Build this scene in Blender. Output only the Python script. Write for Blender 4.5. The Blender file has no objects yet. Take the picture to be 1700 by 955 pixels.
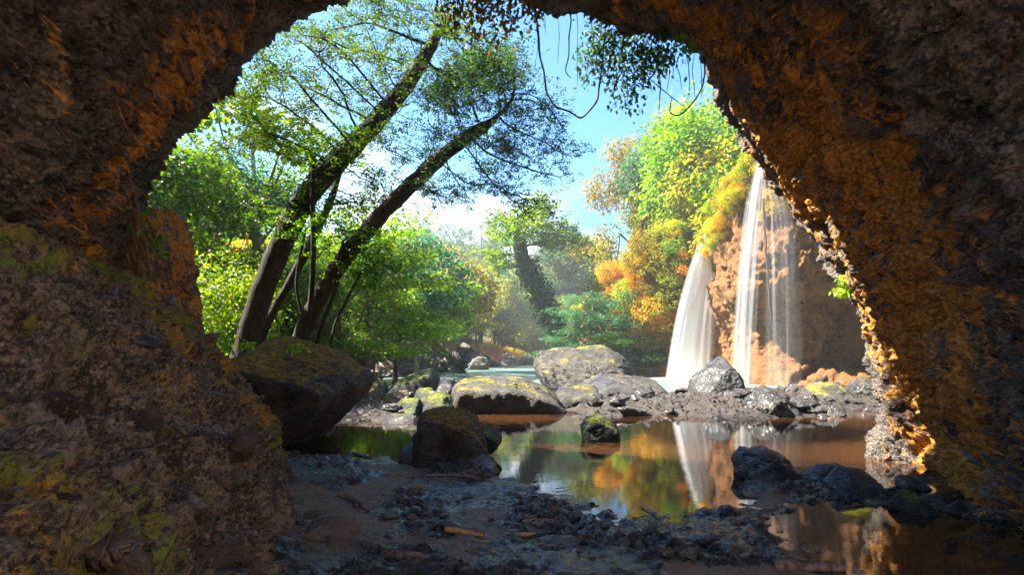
import bpy, math, random
import numpy as np
from math import radians as R
from mathutils import Vector

# ------------------------------------------------------------------ camera, sky, sun, exposure
scn = bpy.context.scene
C = scn.collection
CAMH, FPX, HY = 1.7, 944.0, 592.0            # camera height, focal length and horizon row (photo pixels)
cam_d = bpy.data.cameras.new('camera'); cam = bpy.data.objects.new('camera', cam_d); C.objects.link(cam)
cam.location = (0, 0, CAMH); cam.rotation_euler = (R(90), 0, 0)
cam_d.sensor_width = 36; cam_d.lens = FPX / 1700 * 36; cam_d.shift_y = (HY - 477.5) / 1700
cam_d.clip_start = 0.05; cam_d.clip_end = 2000
scn.camera = cam

SUN_EL, SUN_AZ = 50, -78                      # degrees; azimuth from the view direction (+Y), minus = left
wd = bpy.data.worlds.new('World'); scn.world = wd; wd.use_nodes = True
nt = wd.node_tree; nt.nodes.clear()
def wn(t, **k):
    n = nt.nodes.new(t)
    for a, b in k.items(): setattr(n, a, b)
    return n
sky = wn('ShaderNodeTexSky', sky_type='NISHITA'); sky.sun_disc = False
sky.sun_elevation = R(SUN_EL); sky.sun_rotation = R(SUN_AZ); sky.air_density = 1.0; sky.dust_density = 0.1; sky.ozone_density = 4
tc = wn('ShaderNodeTexCoord'); sx = wn('ShaderNodeSeparateXYZ'); nt.links.new(tc.outputs['Generated'], sx.inputs[0])
ad = wn('ShaderNodeMath', operation='ADD'); ad.inputs[1].default_value = 0.22; nt.links.new(sx.outputs[2], ad.inputs[0])
mx = wn('ShaderNodeMath', operation='MAXIMUM'); mx.inputs[1].default_value = 0.05; nt.links.new(ad.outputs[0], mx.inputs[0])
dx = wn('ShaderNodeMath', operation='DIVIDE'); dy = wn('ShaderNodeMath', operation='DIVIDE')
nt.links.new(sx.outputs[0], dx.inputs[0]); nt.links.new(mx.outputs[0], dx.inputs[1])
nt.links.new(sx.outputs[1], dy.inputs[0]); nt.links.new(mx.outputs[0], dy.inputs[1])
cb = wn('ShaderNodeCombineXYZ'); nt.links.new(dx.outputs[0], cb.inputs[0]); nt.links.new(dy.outputs[0], cb.inputs[1])
cb.inputs[2].default_value = 3.7
cn = wn('ShaderNodeTexNoise'); cn.inputs['Scale'].default_value = 0.75; cn.inputs['Detail'].default_value = 7; cn.inputs['Roughness'].default_value = 0.55
nt.links.new(cb.outputs[0], cn.inputs['Vector'])
cr = wn('ShaderNodeValToRGB'); cr.color_ramp.elements[0].position = 0.52; cr.color_ramp.elements[1].position = 0.71
nt.links.new(cn.outputs[0], cr.inputs[0])
gm = wn('ShaderNodeMix', data_type='RGBA'); gm.inputs['B'].default_value = (7.0, 7.1, 7.3, 1)
nt.links.new(cr.outputs[0], gm.inputs['Factor']); hs = wn('ShaderNodeHueSaturation'); hs.inputs['Saturation'].default_value = 1.45; nt.links.new(sky.outputs[0], hs.inputs['Color']); nt.links.new(hs.outputs[0], gm.inputs['A'])
bg = wn('ShaderNodeBackground'); bg.inputs[1].default_value = 0.05; nt.links.new(gm.outputs['Result'], bg.inputs[0])
wo = wn('ShaderNodeOutputWorld'); nt.links.new(bg.outputs[0], wo.inputs[0])

sl = bpy.data.lights.new('sun', 'SUN'); sl.energy = 5.0; sl.angle = R(0.6); sl.color = (1.0, 0.90, 0.74)
so = bpy.data.objects.new('sun', sl); C.objects.link(so); so.location = (0, 0, 60)
sdir = Vector((math.sin(R(SUN_AZ)) * math.cos(R(SUN_EL)), math.cos(R(SUN_AZ)) * math.cos(R(SUN_EL)), math.sin(R(SUN_EL))))
so.rotation_euler = (-sdir).to_track_quat('-Z', 'Y').to_euler()
scn.view_settings.view_transform = 'Standard'; scn.view_settings.look = 'None'
scn.view_settings.exposure = 2.92; scn.view_settings.gamma = 1; scn.view_settings.use_curve_mapping = False
cy = scn.cycles
cy.use_denoising = True; cy.denoiser = 'OPENIMAGEDENOISE'
cy.max_bounces = 8; cy.diffuse_bounces = 5; cy.glossy_bounces = 3; cy.transmission_bounces = 4; cy.transparent_max_bounces = 16
cy.caustics_reflective = False; cy.caustics_refractive = False; cy.sample_clamp_indirect = 6
cy.use_adaptive_sampling = True; cy.adaptive_threshold = 0.02

# ------------------------------------------------------------------ helpers
rs = np.random.RandomState(7)
def P(px, py, d): return np.array(((px - 850) / FPX * d, d, CAMH + (HY - py) / FPX * d))
def gd(py): return CAMH * FPX / (py - HY)            # distance of the water plane at a pixel row
def PG(px, py):
    d = gd(py); return ((px - 850) / FPX * d, d)

_perm = np.random.RandomState(3).permutation(256); _perm = np.concatenate([_perm, _perm, _perm])
_grad = np.random.RandomState(4).normal(size=(256, 3)); _grad /= np.linalg.norm(_grad, axis=1)[:, None]
def perlin(p):
    p = np.asarray(p, dtype=np.float64); i = np.floor(p).astype(np.int64); f = p - i; i &= 255
    u = f * f * f * (f * (f * 6 - 15) + 10); out = 0
    for cx in (0, 1):
        wx = u[:, 0] if cx else 1 - u[:, 0]
        a = _perm[(i[:, 0] + cx) & 255]
        for cy_ in (0, 1):
            wy = u[:, 1] if cy_ else 1 - u[:, 1]
            b = _perm[a + ((i[:, 1] + cy_) & 255)]
            for cz in (0, 1):
                wz = u[:, 2] if cz else 1 - u[:, 2]
                g = _grad[_perm[b + ((i[:, 2] + cz) & 255)]]
                out = out + wx * wy * wz * (g[:, 0] * (f[:, 0] - cx) + g[:, 1] * (f[:, 1] - cy_) + g[:, 2] * (f[:, 2] - cz))
    return out * 1.5
def fbm(p, oct=4, gain=.5, lac=2.03):
    p = np.asarray(p, float); a = 1; s = 0
    for k in range(oct): s = s + a * perlin(p + 17.3 * k); p = p * lac; a *= gain
    return s
def ridged(p, oct=4, gain=.55, lac=2.1):
    p = np.asarray(p, float); a = 1; s = 0
    for k in range(oct): s = s + a * (0.5 - np.abs(perlin(p + 11.7 * k)) * 1.6); p = p * lac; a *= gain
    return s
def sstep(a, b, x):
    t = np.clip((x - a) / (b - a), 0, 1); return t * t * (3 - 2 * t)

def mesh(name, V, F, smooth=True, attrs=None):
    """V (n,3); F: array of quads/tris or a list of such arrays"""
    V = np.ascontiguousarray(V, dtype=np.float32)
    Fs = F if isinstance(F, list) else [F]
    Fs = [np.asarray(f, dtype=np.int32) for f in Fs if len(f)]
    me = bpy.data.meshes.new(name)
    me.vertices.add(len(V)); me.vertices.foreach_set('co', V.ravel())
    lp = np.concatenate([f.ravel() for f in Fs]); tot = np.concatenate([np.full(len(f), f.shape[1], np.int32) for f in Fs])
    st = np.concatenate([[0], np.cumsum(tot)[:-1]]).astype(np.int32)
    me.loops.add(len(lp)); me.loops.foreach_set('vertex_index', lp)
    me.polygons.add(len(tot)); me.polygons.foreach_set('loop_start', st)
    me.polygons.foreach_set('use_smooth', np.full(len(tot), smooth))
    for k, a in (attrs or {}).items():
        at = me.attributes.new(k, 'FLOAT', 'POINT'); at.data.foreach_set('value', np.ascontiguousarray(a, dtype=np.float32))
    me.update(calc_edges=True)
    return me
def ob(name, me, m, parent=None):
    o = bpy.data.objects.new(name, me); C.objects.link(o)
    if m is not None:
        me.materials.clear(); me.materials.append(m)
    if parent is not None: o.parent = parent
    return o
def empty(name, loc=(0, 0, 0)):
    o = bpy.data.objects.new(name, None); C.objects.link(o); o.location = loc; o.empty_display_size = .2; return o
def tag(o, label=None, cat=None, group=None, kind=None):
    if label: o['label'] = label
    if cat: o['category'] = cat
    if group: o['group'] = group
    if kind: o['kind'] = kind
    return o
def grid_faces(nu, nv):
    i = np.arange(nu * nv).reshape(nv, nu)
    return np.stack([i[:-1, :-1], i[:-1, 1:], i[1:, 1:], i[1:, :-1]], -1).reshape(-1, 4)
def grid_normals(V, nu, nv):
    G = V.reshape(nv, nu, 3); du = np.gradient(G, axis=1); dv = np.gradient(G, axis=0)
    n = np.cross(du, dv); n /= np.linalg.norm(n, axis=2)[..., None] + 1e-9
    return n.reshape(-1, 3)
def crom(Pts, t):
    """Catmull-Rom through Pts (k, ...) at parameters t in 0..k-1"""
    Pts = np.asarray(Pts, float); k = len(Pts)
    i = np.clip(np.floor(t).astype(int), 0, k - 2); f = (t - i).reshape((-1,) + (1,) * (Pts.ndim - 1))
    p0 = Pts[np.clip(i - 1, 0, k - 1)]; p1 = Pts[i]; p2 = Pts[i + 1]; p3 = Pts[np.clip(i + 2, 0, k - 1)]
    return .5 * (2 * p1 + (p2 - p0) * f + (2 * p0 - 5 * p1 + 4 * p2 - p3) * f ** 2 + (3 * p1 - p0 - 3 * p2 + p3) * f ** 3)
def sdf(poly, X, Y):
    """signed distance to a polygon, positive inside"""
    poly = np.asarray(poly, float); d = np.full(X.shape, 1e9); ins = np.zeros(X.shape, bool)
    for a, b in zip(poly, np.roll(poly, -1, 0)):
        ex, ey = b - a; wx, wy = X - a[0], Y - a[1]
        t = np.clip((wx * ex + wy * ey) / (ex * ex + ey * ey + 1e-12), 0, 1)
        d = np.minimum(d, np.hypot(wx - t * ex, wy - t * ey))
        c = ((a[1] > Y) != (b[1] > Y))
        with np.errstate(divide='ignore', invalid='ignore'):
            xi = a[0] + (Y - a[1]) / (b[1] - a[1] + 1e-12) * ex
        ins ^= c & (X < xi)
    return np.where(ins, d, -d)
def tube(pts, rad, sides=6, cap=True):
    pts = np.asarray(pts, float); n = len(pts); rad = np.broadcast_to(np.asarray(rad, float), (n,))
    T = np.gradient(pts, axis=0); T /= np.linalg.norm(T, axis=1)[:, None] + 1e-9
    ref = np.array((0.31, 0.87, 0.38)) if abs(T[0] @ np.array((0.31, 0.87, 0.38))) < .9 else np.array((1., 0, 0))
    N = np.zeros_like(T); b = ref
    for k in range(n):
        b = b - (b @ T[k]) * T[k]; b = b / (np.linalg.norm(b) + 1e-9); N[k] = b
    B = np.cross(T, N); a = np.arange(sides) / sides * 2 * np.pi
    V = (pts[:, None] + rad[:, None, None] * (np.cos(a)[None, :, None] * N[:, None] + np.sin(a)[None, :, None] * B[:, None])).reshape(-1, 3)
    i = np.arange(n * sides).reshape(n, sides); j = np.roll(i, -1, 1)
    F = np.stack([i[:-1], j[:-1], j[1:], i[1:]], -1).reshape(-1, 4)
    return V, F
class Col:
    """collects vertices and quads into one mesh"""
    def __init__(s): s.V = []; s.F = []; s.A = []; s.n = 0
    def add(s, V, F, a=None):
        s.V.append(V); s.F.append(np.asarray(F) + s.n); s.n += len(V); s.A.append(np.full(len(V), .5) if a is None else a)
    def mesh(s, name, smooth=True): return mesh(name, np.concatenate(s.V), np.concatenate(s.F), smooth, {'rnd': np.concatenate(s.A)})

# ------------------------------------------------------------------ materials
class NT:
    def __init__(s, name):
        s.m = bpy.data.materials.new(name); s.m.use_nodes = True; s.t = s.m.node_tree; s.t.nodes.clear()
        s.out = s.n('ShaderNodeOutputMaterial')
    def n(s, t, ins=None, **k):
        x = s.t.nodes.new(t)
        for a, b in k.items(): setattr(x, a, b)
        for a, b in (ins or {}).items():
            if hasattr(b, 'is_output'): s.t.links.new(b, x.inputs[a])
            else: x.inputs[a].default_value = b
        return x
    def pos(s): return s.n('ShaderNodeNewGeometry').outputs['Position']
    def objc(s): return s.n('ShaderNodeTexCoord').outputs['Object']
    def noise(s, v, scale, detail=4, rough=.55, dist=0.):
        return s.n('ShaderNodeTexNoise', {'Vector': v, 'Scale': scale, 'Detail': detail, 'Roughness': rough, 'Distortion': dist}).outputs[0]
    def ramp(s, f, lo, hi, a=0., b=1.):
        return s.n('ShaderNodeMapRange', {0: f, 1: lo, 2: hi, 3: a, 4: b}, interpolation_type='SMOOTHSTEP').outputs[0]
    def mix(s, f, a, b):
        x = s.n('ShaderNodeMix', data_type='RGBA')
        for k, v in (('Factor', f), ('A', a), ('B', b)):
            if hasattr(v, 'is_output'): s.t.links.new(v, x.inputs[k])
            else: x.inputs[k].default_value = (*v, 1) if isinstance(v, tuple) and len(v) == 3 else v
        return x.outputs['Result']
    def math(s, op, a, b=0.): return s.n('ShaderNodeMath', {0: a, 1: b}, operation=op).outputs[0]
    def attr(s, name): return s.n('ShaderNodeAttribute', attribute_name=name).outputs['Fac']
    def bump(s, h, st, dist, nrm=None):
        i = {'Height': h, 'Strength': st, 'Distance': dist}
        if nrm is not None: i['Normal'] = nrm
        return s.n('ShaderNodeBump', i).outputs[0]
    def pbr(s, col, rough, nrm=None, spec=.5, extra=None):
        i = {'Base Color': (*col, 1) if isinstance(col, tuple) else col, 'Roughness': rough, 'Specular IOR Level': spec}
        if nrm is not None: i['Normal'] = nrm
        i.update(extra or {})
        return s.n('ShaderNodeBsdfPrincipled', i).outputs[0]
    def done(s, sh): s.t.links.new(sh, s.out.inputs['Surface']); return s.m

def mat_rock(name, dark, light, moss_a, moss_b, moss_attr='moss', green=None, wet=.55, bs=1.0, aniso=False):
    q = NT(name); p = q.pos(); pa = q.n('ShaderNodeCombineXYZ', {0: q.attr('au'), 1: q.attr('av'), 2: 1.}).outputs[0] if aniso else p
    n1 = q.noise(p, 3.2, 7, .62); n2 = q.noise(p, 24, 7, .72); n3 = q.noise(p, 0.9, 4, .5)
    c = q.mix(q.ramp(q.math('ADD', q.math('MULTIPLY', n1, .38), q.math('MULTIPLY', n2, .62)), .43, .57), dark, light)
    c = q.mix(q.ramp(n2, .55, .72, 0, .6), c, tuple(min(1, x * 1.9 + .01) for x in light))
    n4 = q.noise(pa, 9, 7, .72, .8 if aniso else .3)
    mo = q.math('ADD', q.attr(moss_attr), q.math('MULTIPLY', q.math('SUBTRACT', n4, .5), 2.4))
    mf = q.ramp(mo, .40, .60)
    mc = q.mix(q.ramp(q.noise(p, 17, 4), .35, .68), moss_a, moss_b)
    if green: mc = q.mix(q.ramp(q.noise(p, .8, 3), .46, .57), mc, green)
    c = q.mix(mf, c, mc)
    vo = q.n('ShaderNodeTexVoronoi', {'Vector': p, 'Scale': 17., 'Randomness': 1.}).outputs['Distance']
    vo2 = q.n('ShaderNodeTexVoronoi', {'Vector': p, 'Scale': 48., 'Randomness': 1.}).outputs['Distance']
    h = q.math('ADD', q.math('MULTIPLY', n4, .9), q.math('ADD', q.math('MULTIPLY', q.noise(p, 45, 5, .75), .5), q.math('ADD', q.math('MULTIPLY', vo, -.55), q.math('MULTIPLY', vo2, -.25))))
    nr = q.bump(h, 1., .07 * bs)
    ro = q.ramp(mf, 0, 1, wet, .95)
    return q.done(q.pbr(c, ro, nr, .35))
def mat_boulder(name, dark, light, moss_a, moss_b, lo, hi, rough=.6, coat=0.):
    """moss on faces that look up"""
    q = NT(name); p = q.pos(); g = q.n('ShaderNodeNewGeometry')
    nz = q.n('ShaderNodeSeparateXYZ', {0: g.outputs['Normal']}).outputs[2]
    n1 = q.noise(p, 2.5, 7, .6); n2 = q.noise(p, 22, 6, .7); n3 = q.noise(p, 1.3, 3)
    c = q.mix(q.ramp(n1, .36, .66), dark, light)
    c = q.mix(q.ramp(n2, .54, .72, 0, .6), c, tuple(min(1, x * 1.7 + .01) for x in light))
    mo = q.math('ADD', nz, q.math('ADD', q.math('MULTIPLY', q.math('SUBTRACT', n2, .5), 1.0), q.math('MULTIPLY', q.math('SUBTRACT', n3, .5), 1.4)))
    mf = q.ramp(mo, lo, hi)
    c = q.mix(mf, c, q.mix(q.ramp(q.noise(p, 9, 4), .35, .65), moss_a, moss_b))
    cw = q.n('ShaderNodeVectorMath', {0: p, 1: q.n('ShaderNodeTexNoise', {'Vector': p, 'Scale': 2.5, 'Detail': 3.}).outputs['Color']}, operation='ADD').outputs[0]
    ck = q.ramp(q.n('ShaderNodeTexVoronoi', {'Vector': cw, 'Scale': 1.7}, feature='DISTANCE_TO_EDGE').outputs['Distance'], 0, .035, -1.2, 0)
    h = q.math('ADD', q.math('ADD', n2, ck), q.math('MULTIPLY', q.noise(p, 60, 5, .7), .4))
    return q.done(q.pbr(c, q.ramp(mf, 0, 1, rough, .95), q.bump(h, 1., .08), .4, {'Coat Weight': coat, 'Coat Roughness': .28}))
def mat_leaf(name, col=None, var=.55, trans=.42):
    """leaf colour = object colour (or col), varied from leaf to leaf"""
    q = NT(name); oi = q.n('ShaderNodeObjectInfo')
    base = oi.outputs['Color'] if col is None else q.n('ShaderNodeRGB').outputs[0]
    if col is not None: base.default_value = (*col, 1)
    r = q.attr('rnd')
    hv = q.n('ShaderNodeHueSaturation', {'Hue': q.ramp(r, 0, 1, .5 + .035, .5 - .035), 'Saturation': 1.05, 'Value': q.ramp(q.noise(q.objc(), .9, 3), .3, .7, 1 - var, 1 + var), 'Color': base}).outputs[0]
    hv = q.n('ShaderNodeHueSaturation', {'Hue': .5, 'Saturation': 1., 'Value': q.ramp(r, 0, 1, .65, 1.35), 'Color': hv}).outputs[0]
    d = q.pbr(hv, .5, None, .35)
    t = q.n('ShaderNodeBsdfTranslucent', {'Color': q.n('ShaderNodeHueSaturation', {'Hue': .485, 'Saturation': 1.1, 'Value': 1.5, 'Color': hv}).outputs[0]}).outputs[0]
    return q.done(q.n('ShaderNodeMixShader', {0: trans, 1: d, 2: t}).outputs[0])
def mat_bark(name, a, b, moss=None):
    q = NT(name); p = q.objc()
    mp = q.n('ShaderNodeMapping', {'Vector': p, 'Scale': (1, 1, .22)}).outputs[0]
    n = q.noise(mp, 14, 6, .65)
    c = q.mix(q.ramp(n, .35, .65), a, b)
    if moss: c = q.mix(q.ramp(q.noise(p, 2.2, 4), .5, .62, 0, .8), c, moss)
    return q.done(q.pbr(c, .85, q.bump(n, .8, .06), .25))

M = {}
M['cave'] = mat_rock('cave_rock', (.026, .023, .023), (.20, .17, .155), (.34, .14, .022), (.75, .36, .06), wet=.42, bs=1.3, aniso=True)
M['bank'] = mat_rock('earth_bank', (.020, .0155, .0125), (.17, .135, .108), (.19, .12, .02), (.36, .23, .04), green=(.13, .18, .02), wet=.75, bs=.9)
M['cliff'] = mat_rock('cliff_rock', (.15, .055, .016), (.42, .19, .055), (.26, .19, .03), (.15, .17, .025), wet=.7, bs=3)
M['b_dark'] = mat_boulder('boulder_dark', (.012, .014, .015), (.045, .047, .048), (.10, .075, .012), (.19, .125, .02), .72, 1.05, .55)
M['b_moss'] = mat_boulder('boulder_mossy', (.015, .016, .015), (.05, .05, .046), (.10, .08, .012), (.27, .19, .025), .5, .85, .6)
M['b_green'] = mat_boulder('boulder_green_moss', (.010, .016, .013), (.03, .042, .035), (.06, .09, .012), (.20, .22, .02), .7, 1.05, .6)
M['b_grey'] = mat_boulder('boulder_grey', (.02, .019, .017), (.082, .073, .062), (.13, .13, .02), (.30, .25, .03), .88, 1.18, .6)
M['b_pale'] = mat_boulder('boulder_far_bank', (.06, .058, .055), (.20, .185, .165), (.16, .11, .04), (.26, .18, .06), 1.0, 1.4, .8)
M['b_wet'] = mat_boulder('boulder_wet', (.018, .018, .019), (.085, .078, .074), (.10, .06, .015), (.16, .10, .02), 1.0, 1.35, .4, .35)
M['b_brown'] = mat_boulder('boulder_brown', (.05, .034, .026), (.15, .10, .074), (.16, .13, .02), (.22, .20, .02), 1.1, 1.4, .7)

q = NT('mud'); p = q.pos()
n1 = q.noise(p, .9, 5, .6); n2 = q.noise(p, 9, 6, .65); n3 = q.noise(p, 38, 6, .75); dry = q.attr('dry')
c = q.mix(q.ramp(n2, .35, .7), (.012, .0105, .0105), (.05, .041, .036))
df = q.ramp(q.math('ADD', dry, q.math('MULTIPLY', q.math('SUBTRACT', n2, .5), .9)), .45, .75)
c = q.mix(df, c, q.mix(q.ramp(n3, .4, .65), (.10, .066, .047), (.19, .125, .09)))
h = q.math('ADD', q.math('MULTIPLY', n3, 1.), q.math('MULTIPLY', q.noise(p, 120, 4, .7), .4))
M['mud'] = q.done(q.pbr(c, q.n('ShaderNodeMath', {0: q.ramp(n2, .3, .7, .10, .36), 1: q.math('MULTIPLY', df, .4)}, operation='ADD').outputs[0], q.bump(h, 1., .05), .55, {'Coat Weight': q.ramp(df, 0, 1, .25, .05), 'Coat Roughness': .06}))

q = NT('bar_gravel'); p = q.pos(); n2 = q.noise(p, 6, 6, .65); n3 = q.noise(p, 30, 6, .72)
c = q.mix(q.ramp(n2, .38, .64), (.016, .0135, .0125), (.060, .046, .038)); c = q.mix(q.ramp(n3, .52, .68, 0, .6), c, (.11, .082, .066))
M['bar'] = q.done(q.pbr(c, q.ramp(n2, .3, .7, .35, .7), q.bump(n3, 1., .06), .4))

q = NT('forest_floor'); p = q.pos()
c = q.mix(q.ramp(q.noise(p, .25, 6), .4, .62), (.045, .055, .012), (.10, .075, .03))
c = q.mix(q.ramp(q.noise(p, 3, 5), .5, .65), c, (.05, .03, .016))
sep = q.n('ShaderNodeSeparateXYZ', {0: p}).outputs[1]
c = q.mix(q.ramp(sep, 2.5, .5), c, q.mix(q.ramp(q.noise(p, 1.2, 5), .35, .65), (.28, .20, .14), (.42, .32, .23)))     # unseen pale floor behind the camera, added to bounce sunlight into the cave
M['ground'] = q.done(q.pbr(c, .95, q.bump(q.noise(p, 6, 6), .8, .15), .2))

def mat_water(name, col, rough, bs, sc, stretch, ior=1.4, deep=None):
    q = NT(name); p = q.pos()
    v = q.n('ShaderNodeMapping', {'Vector': p, 'Scale': stretch}).outputs[0]
    h = q.noise(v, sc, 5, .6)
    c = q.mix(q.ramp(q.noise(p, .35, 4), .35, .65), col, deep or col)
    return q.done(q.pbr(c, rough, q.bump(h, bs, .02 if bs < .5 else .12), .5, {'IOR': ior}))
M['pool'] = mat_water('pool_water', (.045, .02, .008), .025, .10, 2.2, (1, 1, 1), 1.5, (.018, .009, .005))
M['river'] = mat_water('river_water', (.12, .21, .20), .18, 1., 1.6, (.7, 1.6, 1), 1.33, (.16, .24, .22))

M['leaf'] = mat_leaf('foliage', var=.4, trans=.5)
M['bark_dark'] = mat_bark('bark_dark', (.009, .007, .006), (.034, .026, .021), (.028, .033, .010))
M['bark_warm'] = mat_bark('bark_warm', (.11, .055, .03), (.26, .15, .09))
M['bark_pale'] = mat_bark('bark_pale', (.09, .06, .045), (.24, .17, .13))
M['ivy_bark'] = mat_bark('bark_ivy', (.015, .022, .01), (.04, .05, .02), (.035, .07, .012))
M['root'] = mat_bark('root_wood', (.05, .032, .024), (.17, .11, .085))
M['stick'] = mat_bark('driftwood', (.08, .052, .04), (.24, .16, .125))
M['stick_orange'] = mat_bark('bare_wood', (.19, .085, .035), (.34, .17, .075))
M['stick_white'] = mat_bark('bleached_wood', (.3, .27, .25), (.55, .5, .46))
M['vine'] = mat_bark('vine_stem', (.02, .016, .018), (.06, .048, .045))
M['reed'] = mat_leaf('dry_reed', (.34, .19, .10), .3, .3)
# ------------------------------------------------------------------ terrain
WATER = [(-5.0, 10.5), (-4.6, 12.5), (-4.4, 15), (-4.8, 17), (-5.5, 19), (-7, 23), (-9.5, 32), (-12.5, 46), (-11.5, 62), (-9.5, 78), (-4, 98), (4, 106),
         (9, 100), (9.5, 75), (9, 60), (10, 50), (12.5, 46.5), (15.5, 45), (18, 40), (19.5, 36), (21, 34.5), (24, 31), (27, 22), (16, 12), (6.9, 10.2),
         (6.9, 7.5), (5.8, 5.5), (5.2, 3), (4.6, -3), (-3, -3), (-1.4, 3), (-1.8, 4.4), (-3.2, 7.7), (-4.4, 9.8)]
MUD = [PG(*a) for a in ((455, 745), (680, 762), (805, 768), (870, 800), (950, 830), (1040, 858), (1160, 846), (1215, 822), (1228, 792), (1330, 790), (1440, 815), (1560, 835), (1700, 850))] \
    + [(5.8, 5.6)] + [PG(*a) for a in ((1640, 866), (1500, 855), (1430, 838), (1330, 840), (1285, 858), (1320, 890), (1390, 930), (1410, 955))] + [(2.6, 2.5), (3.4, 0), (3.4, -6), (-4, -6), (-5, 4), (-6, 9)]
BAR_R = [PG(*a) for a in ((945, 674), (968, 692), (1100, 689), (1235, 699), (1330, 693), (1400, 682), (1475, 672), (1490, 651), (1400, 646), (1230, 651), (1130, 656), (1040, 662))]
BAR_L = [PG(*a) for a in ((480, 728), (520, 714), (560, 699), (640, 701), (690, 694), (770, 688), (770, 664), (640, 654), (560, 655), (440, 680))]
def land(X, Y):
    s = -sdf(WATER, X, Y)                                     # positive on land
    n = fbm(np.stack([X * .06, Y * .06, X * 0 + 5], -1).reshape(-1, 3), 3).reshape(X.shape)
    left = .42 * np.clip(s, -2, 3) + .10 * np.clip(s, 0, 300) + 24 * sstep(22, 120, s) * (1 + .6 * n) + np.clip(s, 0, 4) * n * .15
    right = .35 * np.clip(s, -2, 3) + 12.2 * sstep(3.5, 11, s) + .16 * np.clip(s, 0, 200) * (1 + .5 * n)
    side = sstep(2, 6, X + np.where(Y > 100, -(Y - 100) * .25, 0))
    return left * (1 - side) + right * side
def height(X, Y, fine=True):
    q3 = lambda f, z: np.stack([X * f, Y * f, np.full(X.shape, z)], -1).reshape(-1, 3)
    n = lambda f, z, o: fbm(q3(f, z), o).reshape(X.shape)
    h = land(X, Y); dry = np.zeros(X.shape)
    if fine:
        edge = n(1.3, 2, 4) * .30 + n(6, 1, 3) * .06
        sm = sdf(MUD, X, Y) + edge
        clod = ridged(q3(2.6, 4), 5, .62).reshape(X.shape) * .075 + n(1.4, 33, 3) * .05 + n(9, 8, 4) * .04 + np.abs(n(22, 3, 3)) * .014
        clod = clod * (.35 + .75 * sstep(-.25, .4, n(.9, 51, 3)))
        patch = sstep(.1, .45, n(.85, 14, 3) + .35 * np.exp(-((X + 1.9) ** 2 + (Y - 7.2) ** 2) / 1.2) + .4 * np.exp(-((X + .7) ** 2 + (Y - 4.6) ** 2) / .7))
        hm = np.where(sm > 0, -.012 + .075 * np.clip(sm, 0, 1.5) + clod * (1 - .75 * patch) * sstep(-.1, .5, sm), .0 + sm * .5 - .012)
        hm = np.where(sm > 0, hm + (n(3.5, 21, 4) - .1) * .06 * sstep(1.0, .0, sm), hm)
        h = np.maximum(h, hm); dry = np.where(sm > 0, patch, 0)
        for poly, amp in ((BAR_R, 1.0), (BAR_L, .8)):
            sb = sdf(poly, X, Y) + n(.9, 6, 4) * .7
            hb = np.where(sb > 0, .03 + .07 * np.clip(sb, 0, 3) * amp + (ridged(q3(1.4, 9), 5, .62).reshape(X.shape) * .12 + np.abs(n(4, 11, 4)) * .16) * sstep(0, .8, sb), sb * .35)
            h = np.maximum(h, np.maximum(hb, -1)); dry = np.where(sb > .3, np.maximum(dry, .25 + .3 * n(.6, 2, 3)), dry)
    return np.maximum(h, -.9), dry
def ground_z(x, y):
    return float(height(np.array([x], float), np.array([y], float), y < 32)[0][0])
def patch(name, xs, ys, m, fine, dz=None):
    X, Y = np.meshgrid(xs, ys); Z, dry = height(X, Y, fine)
    if dz is not None: Z = Z + dz(X, Y)
    V = np.stack([X, Y, Z], -1).reshape(-1, 3)
    return tag(ob(name, mesh(name, V, grid_faces(len(xs), len(ys)), True, {'dry': dry.ravel()}), m), kind='structure')
NX0, NX1, NY0, NY1, MY1 = -6.4, 7.4, 2.4, 12.6, 31.0
tag(patch('mud_flat', np.arange(NX0, NX1, .024), np.concatenate([np.arange(NY0, 8, .018), np.arange(8, NY1 + .01, .03)]), M['mud'], True), 'wet black mud flat with brown dry patches on the cave floor', 'mud')
tag(patch('mud_bar', np.arange(-10, 21, .078), np.arange(NY1, MY1, .08), M['bar'], True), 'dark mud and gravel bar between pool and river', 'mud')
gx = np.concatenate([-np.geomspace(195, 20, 50), np.arange(-19, 32, .9), np.geomspace(33, 195, 50)])
gy = np.concatenate([np.arange(-56, -8, 6), np.arange(-8, 60, .9), np.geomspace(61, 255, 70)])
def sink(X, Y):
    return np.where((X > NX0 + .3) & (X < NX1 - .3) & (Y > NY0 + .4) & (Y < NY1), -.6, 0) + np.where((X > -9.5) & (X < 20.5) & (Y >= NY1) & (Y < MY1 - .5), -.8, 0)
patch('ground', gx, gy, M['ground'], True, sink)

def sheet(name, poly, m, z, label, cat):
    me = bpy.data.meshes.new(name); me.from_pydata([(x, y, z) for x, y in poly], [], [list(range(len(poly)))]); me.update()
    return tag(ob(name, me, m), label, cat, kind='structure')
sheet('pool', [(-9, 2), (9, 2), (11, 14), (15, 21.5), (-12, 21.5)], M['pool'], 0.0, 'still brown pool mirroring the waterfall and trees', 'pool')
sheet('river', [(-12, 21.5), (15, 21.5), (32, 20), (32, 60), (16, 112), (-30, 112), (-30, 21.5)], M['river'], 0.0, 'pale teal river flowing past the far bank', 'river')

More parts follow.
